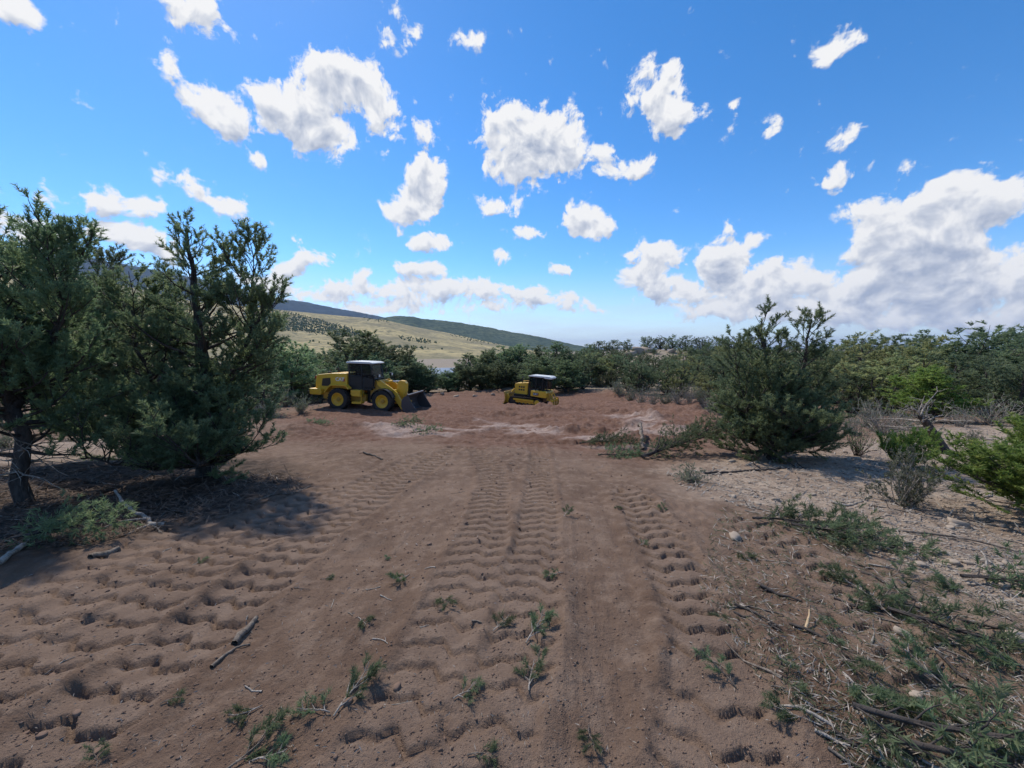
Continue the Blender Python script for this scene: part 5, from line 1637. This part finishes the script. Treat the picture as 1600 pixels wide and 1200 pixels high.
for (px, py) in [(560,975),(690,945),(880,905),(1000,860),(640,905),(730,1190),(250,1100),(410,1100),(300,880),(500,905),(150,1195),(920,1135),(960,800),(880,820),(770,1000),(600,880),(1040,810)]:
    put_sprig(px, py, int(rng.integers(0, 8)), 'small green sprig dropped on the wheel-marked soil', 'sprigs on the wheel track', s=rng.uniform(.35, .6))
for (x, y) in scatter(rng, 40, SLASH_PX):
    put_sprig(0, 0, int(rng.integers(0, 8)), 'cut green pinyon sprig lying in the slash', 'sprigs in the slash', s=rng.uniform(.5, 1.05) * np.clip(y / 4, .8, 1.5), xy=(x, y), rz=R(rng.choice([-35, 145]) + rng.normal() * 35), pitch=rng.uniform(0, .15))

def bough(label, base, L, nb, rz, seed, h=.25, name='cut_bough', mat='slash', s=1.0):
    g = np.random.default_rng(seed)
    x, y = unproject(*base)
    wood, tp, td = [], [], []
    main = bend_line((0, 0, .05), (1, 0, h * .6), L, 9, g, up=-.1, wig=.06)
    wood.append((main, np.linspace(.015 * s, .005, 9)))
    for k in range(nb):
        q = .12 + .86 * k / nb
        i0 = min(int(q * 8), 7)
        d = unit(unit(main[i0 + 1] - main[i0]) * .8 + np.array([0, (1 if k % 2 else -1) * g.uniform(.3, 1.0), g.uniform(-.2, .9) * h * 2]))
        l2 = L * g.uniform(.2, .42) * (1.15 - .6 * q)
        b = bend_line(main[i0], d, l2, 6, g, up=.05, wig=.14)
        b[:, 2] = np.maximum(b[:, 2], .03)
        wood.append((b, np.linspace(.005 * s, .002, 6)))
        for j in range(int(l2 / .045)):
            f = .15 + .85 * g.uniform()
            i1 = min(int(f * 5), 4); fr = f * 5 - i1
            p = b[i1] * (1 - fr) + b[i1 + 1] * fr
            dv = unit(unit(b[i1 + 1] - b[i1]) + g.normal(size=3) * .6)
            e = p + dv * g.uniform(.02, .14); e[2] = max(e[2], .03)
            tp.append(e); td.append(dv)
    tp = np.array(tp); td = np.array(td)
    r = empty(name, (x, y, H(x, y)), (0, 0, rz))
    V, Fq = tubes_mesh(wood, 5)
    link('limb', raw_mesh('limb', V, Fq, True), M['bark'], r)
    V, T, c = tufts_mesh(tp, td, g, n=18, nl=.055, nw=.010, sl=.07, tint=tree_tint(g, tp, .08))
    link('needles', raw_mesh('needles', V, T, False, {'tint': c}), M[mat], r)
    tag(r, label, 'cut bough')
    return r
bough('felled young pinyon lying at the edge of the pad beside the twin-topped tree', (1003, 714), 2.3, 64, R(18), 901, .42, 'felled_pinyon', s=3.0)
bough('cut green bough heap left of the broken stake', (905, 696), 1.5, 34, R(-12), 902, .3)
bough('flat dark bough lying in front of the cut bough heap', (935, 712), 1.1, 26, R(10), 903, .2)
bough('fresh green bough on the needle duff below the bare-trunked pinyon', (20, 852), .95, 34, R(10), 904, .35, mat='pine')
bough('trampled green bough stretched between the pad and the wheel tracks', (612, 668), 1.3, 24, R(-25), 905, .18)
bough('second trampled bough lying just below the loader bucket', (640, 682), .9, 18, R(10), 906, .18)
bough('uprooted clump of branches and dirt at the left end of the pad', (478, 668), .9, 18, R(5), 907, .3)
bough('broad cut bough spread over the top of the stony slash', (1175, 822), 1.1, 32, R(-14), 908, .16)
bough('cut bough tangled with grey sticks on the stony bank', (1235, 838), 1.0, 26, R(-30), 909, .15)
bough('long needle-covered bough flattened in the corner of the slash', (1330, 1130), .8, 13, R(-25), 910, .12)
bough('flattened bough with pale stems near the split orange sliver', (1400, 1175), .7, 12, R(-20), 911, .12)
bough('dark green bough half buried among black sticks', (1500, 915), .8, 22, R(-20), 912, .15)
bough('small green bough by the shredded bark', (1385, 968), .7, 20, R(-40), 913, .15)

# shrubs
def shrub_meshes(seed, nst, spread, leafy, hgt=1.0, mat='sage', tw='dead', tsize=.05):
    g = np.random.default_rng(seed)
    wood, tp, td = [], [], []
    for k in range(nst):
        a = g.uniform(0, 6.28); e = R(g.uniform(25, 85))
        d = np.array([math.cos(a) * math.cos(e) * spread, math.sin(a) * math.cos(e) * spread, math.sin(e)])
        L = hgt * g.uniform(.55, 1.05)
        b = bend_line((g.normal() * .05, g.normal() * .05, 0), d, L, 6, g, up=.25, wig=.16)
        wood.append((b, np.linspace(.012, .003, 6)))
        for j in range(5):
            i0 = g.integers(1, 6)
            dd = unit(unit(b[i0] - b[i0 - 1]) + g.normal(size=3) * .55 + np.array([0, 0, .25]))
            l2 = L * g.uniform(.15, .4)
            b2 = bend_line(b[i0], dd, l2, 4, g, up=.2, wig=.15)
            wood.append((b2, np.linspace(.005, .002, 4)))
            for m in range(leafy):
                f = g.uniform(.2, 1); i1 = min(int(f * 3), 2); fr = f * 3 - i1
                tp.append(b2[i1] * (1 - fr) + b2[i1 + 1] * fr); td.append(unit(b2[i1 + 1] - b2[i1]) + g.normal(size=3) * .4 + np.array([0, 0, .3]))
    V, Fq = tubes_mesh(wood, 4)
    m1 = raw_mesh('stems', V, Fq, True); m1.materials.append(M[tw])
    tp = np.array(tp); td = np.array(td)
    V, T, c = tufts_mesh(tp, td, g, n=8, nl=tsize, nw=tsize * .3, sl=tsize, tint=tree_tint(g, tp, .25))
    m2 = raw_mesh('leaves', V, T, False, {'tint': c}); m2.materials.append(M[mat])
    return m1, m2
SHR = {'sage': [shrub_meshes(700 + k, 40, 1.1, 5) for k in range(3)], 'bare': [shrub_meshes(710 + k, 46, 1.15, 1, tsize=.04) for k in range(2)],
       'dark': [shrub_meshes(720, 34, .9, 1, tw='bark', mat='pine', tsize=.04)], 'rabbit': [shrub_meshes(730, 50, .9, 6, mat='rabbit')]}
def put_shrub(px, py, hpx, wpx, kind, label, group=None, k=0):
    x, y = unproject(px, py)
    dep = y * math.cos(PITCH) + .3
    h = hpx / F * dep; w = wpx / F * dep
    nm = {'sage': 'sagebrush', 'bare': 'dry_shrub', 'dark': 'bare_shrub', 'rabbit': 'rabbitbrush'}[kind]
    r = empty(nm, (x, y, H(x, y) - .03), (0, 0, k * 1.7))
    r.scale = (w / 1.7, w / 1.7, h / .95)
    for n_, me in zip(('stems', 'leaves'), SHR[kind][k % len(SHR[kind])]): link(n_, me, None, r)
    tag(r, label, 'shrub', group)
put_shrub(1412, 794, 88, 120, 'sage', 'large grey-green sagebrush on the stony bank below the low green shrub', k=0)
put_shrub(1340, 712, 56, 60, 'dark', 'dark leafless shrub at the foot of the twin-topped pinyon')
put_shrub(1078, 756, 26, 66, 'sage', 'flattened grey sagebrush in front of the twin-topped pinyon', k=1)
put_shrub(1380, 682, 52, 90, 'bare', 'tall pale grey shrub beside the leaning grey trunk', k=0)
put_shrub(1548, 664, 42, 120, 'bare', 'wide pale grey shrub along the crest of the stony bank', k=1)
for i, (px, py, h, w) in enumerate([(1355,668,40,60),(1405,672,34,60),(1440,684,30,60),(1500,668,30,60),(1520,690,18,36),(1330,680,34,50)]):
    put_shrub(px, py, h, w, 'bare' if i % 2 else 'sage', 'grey shrub in the row behind the stony bank', 'grey shrubs behind the stony bank', i)
for i, (px, py) in enumerate([(985,627),(1003,631),(1020,633),(1040,634),(1058,636),(1076,637),(1094,639),(1110,645),(1125,650),(968,620)]):
    put_shrub(px, py, 22 + 5 * (i % 3), 34 + 6 * (i % 2), 'bare' if i % 3 else 'sage', 'pale grey sagebrush along the right rim of the pad', 'sagebrush on the right rim of the pad', i)
for i, (px, py) in enumerate([(642,609),(660,610),(682,609),(705,608),(728,608),(752,607),(776,607),(800,606)]):
    put_shrub(px, py, 13 + 3 * (i % 3), 26, 'sage', 'small grey sagebrush along the far rim of the pad', 'sagebrush on the far rim of the pad', i)
for i, (px, py) in enumerate([(415,640),(432,628),(450,636),(466,622),(482,632),(400,658),(425,654),(446,616),(470,646),(385,648)]):
    put_shrub(px, py, 26, 46, 'bare' if i % 2 else 'sage', 'greyish purple sagebrush between the big pinyon and the loader', 'sagebrush beside the loader', i)
put_shrub(935, 604, 16, 40, 'rabbit', 'yellow-green rabbitbrush at the mouth of the track behind the bulldozer')
put_shrub(952, 603, 14, 30, 'rabbit', 'smaller yellow rabbitbrush right beside the larger yellow-green one', k=1)
for i, (px, py) in enumerate([(20,672),(70,668),(120,676),(10,700)]):
    put_shrub(px, py, 26, 60, 'sage', 'pale sagebrush on the sunlit ground behind the left pinyons', 'sagebrush behind the left pinyons', i)
# low juniper shrub and the leaning weathered trunk
g5 = np.random.default_rng(950)
wood, tp, td, _ = conifer(g5, [([(0,0,0),(.05,0,.3),(0,0,.55)], .03, .008), ([(0,0,0),(.35,0,.2),(.55,0,.4)], .02, .006), ([(0,0,0),(-.35,.1,.2),(-.5,.1,.42)], .02, .006)], [(.02,.35),(.2,.4),(.4,.25),(.6,.1)], per_m=36, sec_gap=.10, elev=(5, 50))
place_tree('juniper_shrub', 'low bright yellow-green conifer shrub on the stony bank', 'shrub', unproject(1418, 728), wood, tp, td, g5, 'pine_fresh', yellow=.25, zoff=-.02).scale = (.66, .66, .8)
def leaning_trunk():
    g = np.random.default_rng(951)
    x, y = unproject(1476, 704)
    r = empty('leaning_juniper', (x, y, H(x, y) - .05))
    tr = bend_line((0, 0, 0), (-.62, 0, .8), 1.15, 8, g, up=0, wig=.06)
    wood = [(tr, np.linspace(.13, .06, 8))]
    dead = []
    for k in range(16):
        i0 = int(g.integers(3, 8))
        d = unit(np.array([g.normal() * .8, g.normal() * .7, g.uniform(0, .9)]))
        b = bend_line(tr[i0], d, g.uniform(.4, 1.0), 6, g, up=.1, wig=.25)
        dead.append((b, np.linspace(.022, .004, 6)))
        for j in range(5):
            i1 = int(g.integers(1, 6))
            dead.append((bend_line(b[i1], unit(g.normal(size=3) + np.array([0, 0, .4])), g.uniform(.12, .35), 4, g, up=0, wig=.3), np.linspace(.007, .002, 4)))
    V, Fq = tubes_mesh(wood, 8)
    link('trunk', raw_mesh('trunk', V, Fq, True), M['bark'], r)
    V, Fq = tubes_mesh(dead, 4)
    link('dead_branches', raw_mesh('dead_branches', V, Fq, True), M['dead'], r)
    tag(r, 'leaning weathered juniper trunk with a tangle of bare grey branches', 'dead tree')
leaning_trunk()

# ------------------------------------------------------------------ air
def haze():
    m = bpy.data.materials.new('thin_haze'); m.use_nodes = True
    t = m.node_tree; t.nodes.clear()
    v = nd(t, 'ShaderNodeVolumePrincipled')
    v.inputs['Color'].default_value = (.62, .76, 1.0, 1)
    v.inputs['Density'].default_value = 2.2e-5
    v.inputs['Anisotropy'].default_value = .2
    oo = nd(t, 'ShaderNodeOutputMaterial')
    t.links.new(v.outputs[0], oo.inputs['Volume'])
    zt = max(v.co.z for o_ in bpy.data.objects if o_.type == 'MESH' and o_.get('kind') == 'structure' for v in o_.data.vertices) + 30
    b = MB().box(-75000, 75000, -75000, 75000, -140, zt)
    o = b.build('haze', m)
    tag(o, 'thin blue haze in the air over the valley', 'haze', kind='stuff')
haze()

# ------------------------------------------------------------------ say which one: what each repeated thing lies beside
def which_one():
    tops = [o for o in bpy.data.objects if o.parent is None and o.get('label') and o.get('kind') is None]
    marks = []
    short = {'pinyon_pine': None}
    for o in tops:
        if o.get('group') is None and o.name.split('.')[0] in ('fallen_branch', 'rock', 'cut_bough', 'felled_pinyon', 'sagebrush', 'dry_shrub', 'bare_shrub', 'juniper_shrub', 'leaning_juniper', 'pinyon_sprig'):
            w = o['label'].split()
            cut = [i for i, q in enumerate(w) if q in ('lying', 'on', 'below', 'beside', 'amid', 'running', 'crossing', 'standing', 'slanting', 'in', 'by', 'with', 'at', 'stretched', 'left', 'leaning', 'of', 'trailing', 'pressed', 'spread', 'tangled', 'flattened', 'half', 'poking', 'propped', 'pointing', 'under', 'along', 'across', 'among') and i >= 2]
            marks.append((o.location.x, o.location.y, ' '.join(w[:cut[0]] if cut else w)))
    ground_groups = {'twigs in the slash', 'twigs on the stony bank', 'twigs on the duff', 'twigs on the wheel track', 'sprigs on the wheel track', 'sprigs in the slash', 'loose stones on the stony bank', 'clods on the wheel track'}
    for o in tops:
        g = o.get('group')
        if g in ground_groups:
            d, m = min(((o.location.x - a) ** 2 + (o.location.y - b) ** 2, t) for a, b, t in marks)
            kind = {'twig': 'twig', 'pinyon_sprig': 'green sprig', 'rock': 'angular stone', 'dirt_clod': 'brown soil clod'}[o.name.split('.')[0]]
            if kind == 'green sprig': kind = ('large ' if o.scale.x > 1.15 else 'small ' if o.scale.x < .7 else '') + kind
            elif kind == 'angular stone': kind = ('larger pale ' if o.scale.x > .065 else 'little pale ') + kind
            elif kind == 'twig': kind = {'weathered_wood': 'grey ', 'broken_branch_wood': 'brown ', 'pinyon_bark': 'dark '}[o.data.materials[0].name] + kind
            o['group'] = {'twig': 'loose twigs on the ground', 'pinyon_sprig': 'loose sprigs on the ground', 'rock': 'loose stones on the stony bank', 'dirt_clod': 'clods on the wheel track'}[o.name.split('.')[0]]
            o['label'] = '%s lying %s the %s' % (kind, 'right beside' if d < .4 else 'near', m)
    cols = {'trees behind the wheel loader': [(470, 'behind the rear counterweight of the loader'), (520, 'behind the loader hood'), (580, 'behind the loader cab'), (625, 'behind the loader lift arms'), (700, 'behind the loader bucket')],
            'trees beyond the bulldozer': [(705, 'beside the white house'), (785, 'between the loader bucket and the bulldozer blade'), (830, 'behind the bulldozer hood'), (870, 'behind the bulldozer cab'), (940, 'just past the bulldozer ripper')],
            'trees along the edge of the pad': [(960, 'at the mouth of the track behind the bulldozer'), (1030, 'above the sagebrush rim of the pad'), (1090, 'behind the sagebrush at the pad corner'), (1200, 'against the twin-topped pinyon')],
            'trees beyond the stony ground': [(1310, 'behind the twin-topped pinyon'), (1400, 'behind the pale grey shrub'), (1480, 'behind the leaning grey trunk'), (1570, 'behind the crest shrub of the stony bank'), (1800, 'behind the young bright pinyon')],
            'junipers on the rocky knoll': [(975, 'on the bare shoulder of the rocky knoll'), (1045, 'round the boulder outcrop on the knoll'), (1110, 'on the wooded top of the knoll'), (1300, 'on the knoll slope above the twin-topped pinyon')],
            'trees behind the near pinyons': [(100, 'behind the bare-trunked pinyon'), (300, 'behind the multi-stemmed pinyon'), (500, 'between the big pinyon and the loader')]}
    for o in tops:
        g = o.get('group')
        if g in cols:
            px = 800 + o.location.x / (o.location.y * math.cos(PITCH) + .3) * F
            where = next((t for c, t in cols[g] if px < c), cols[g][-1][1])
            kind = ' '.join(o['label'].split(' in ')[0].split(' on ')[0].split())
            hgt = o.scale.z * 4.1
            size = 'tall ' if hgt > 4.6 else 'low ' if hgt < 3.0 else ''
            o['label'] = size + kind + ' ' + where
which_one()
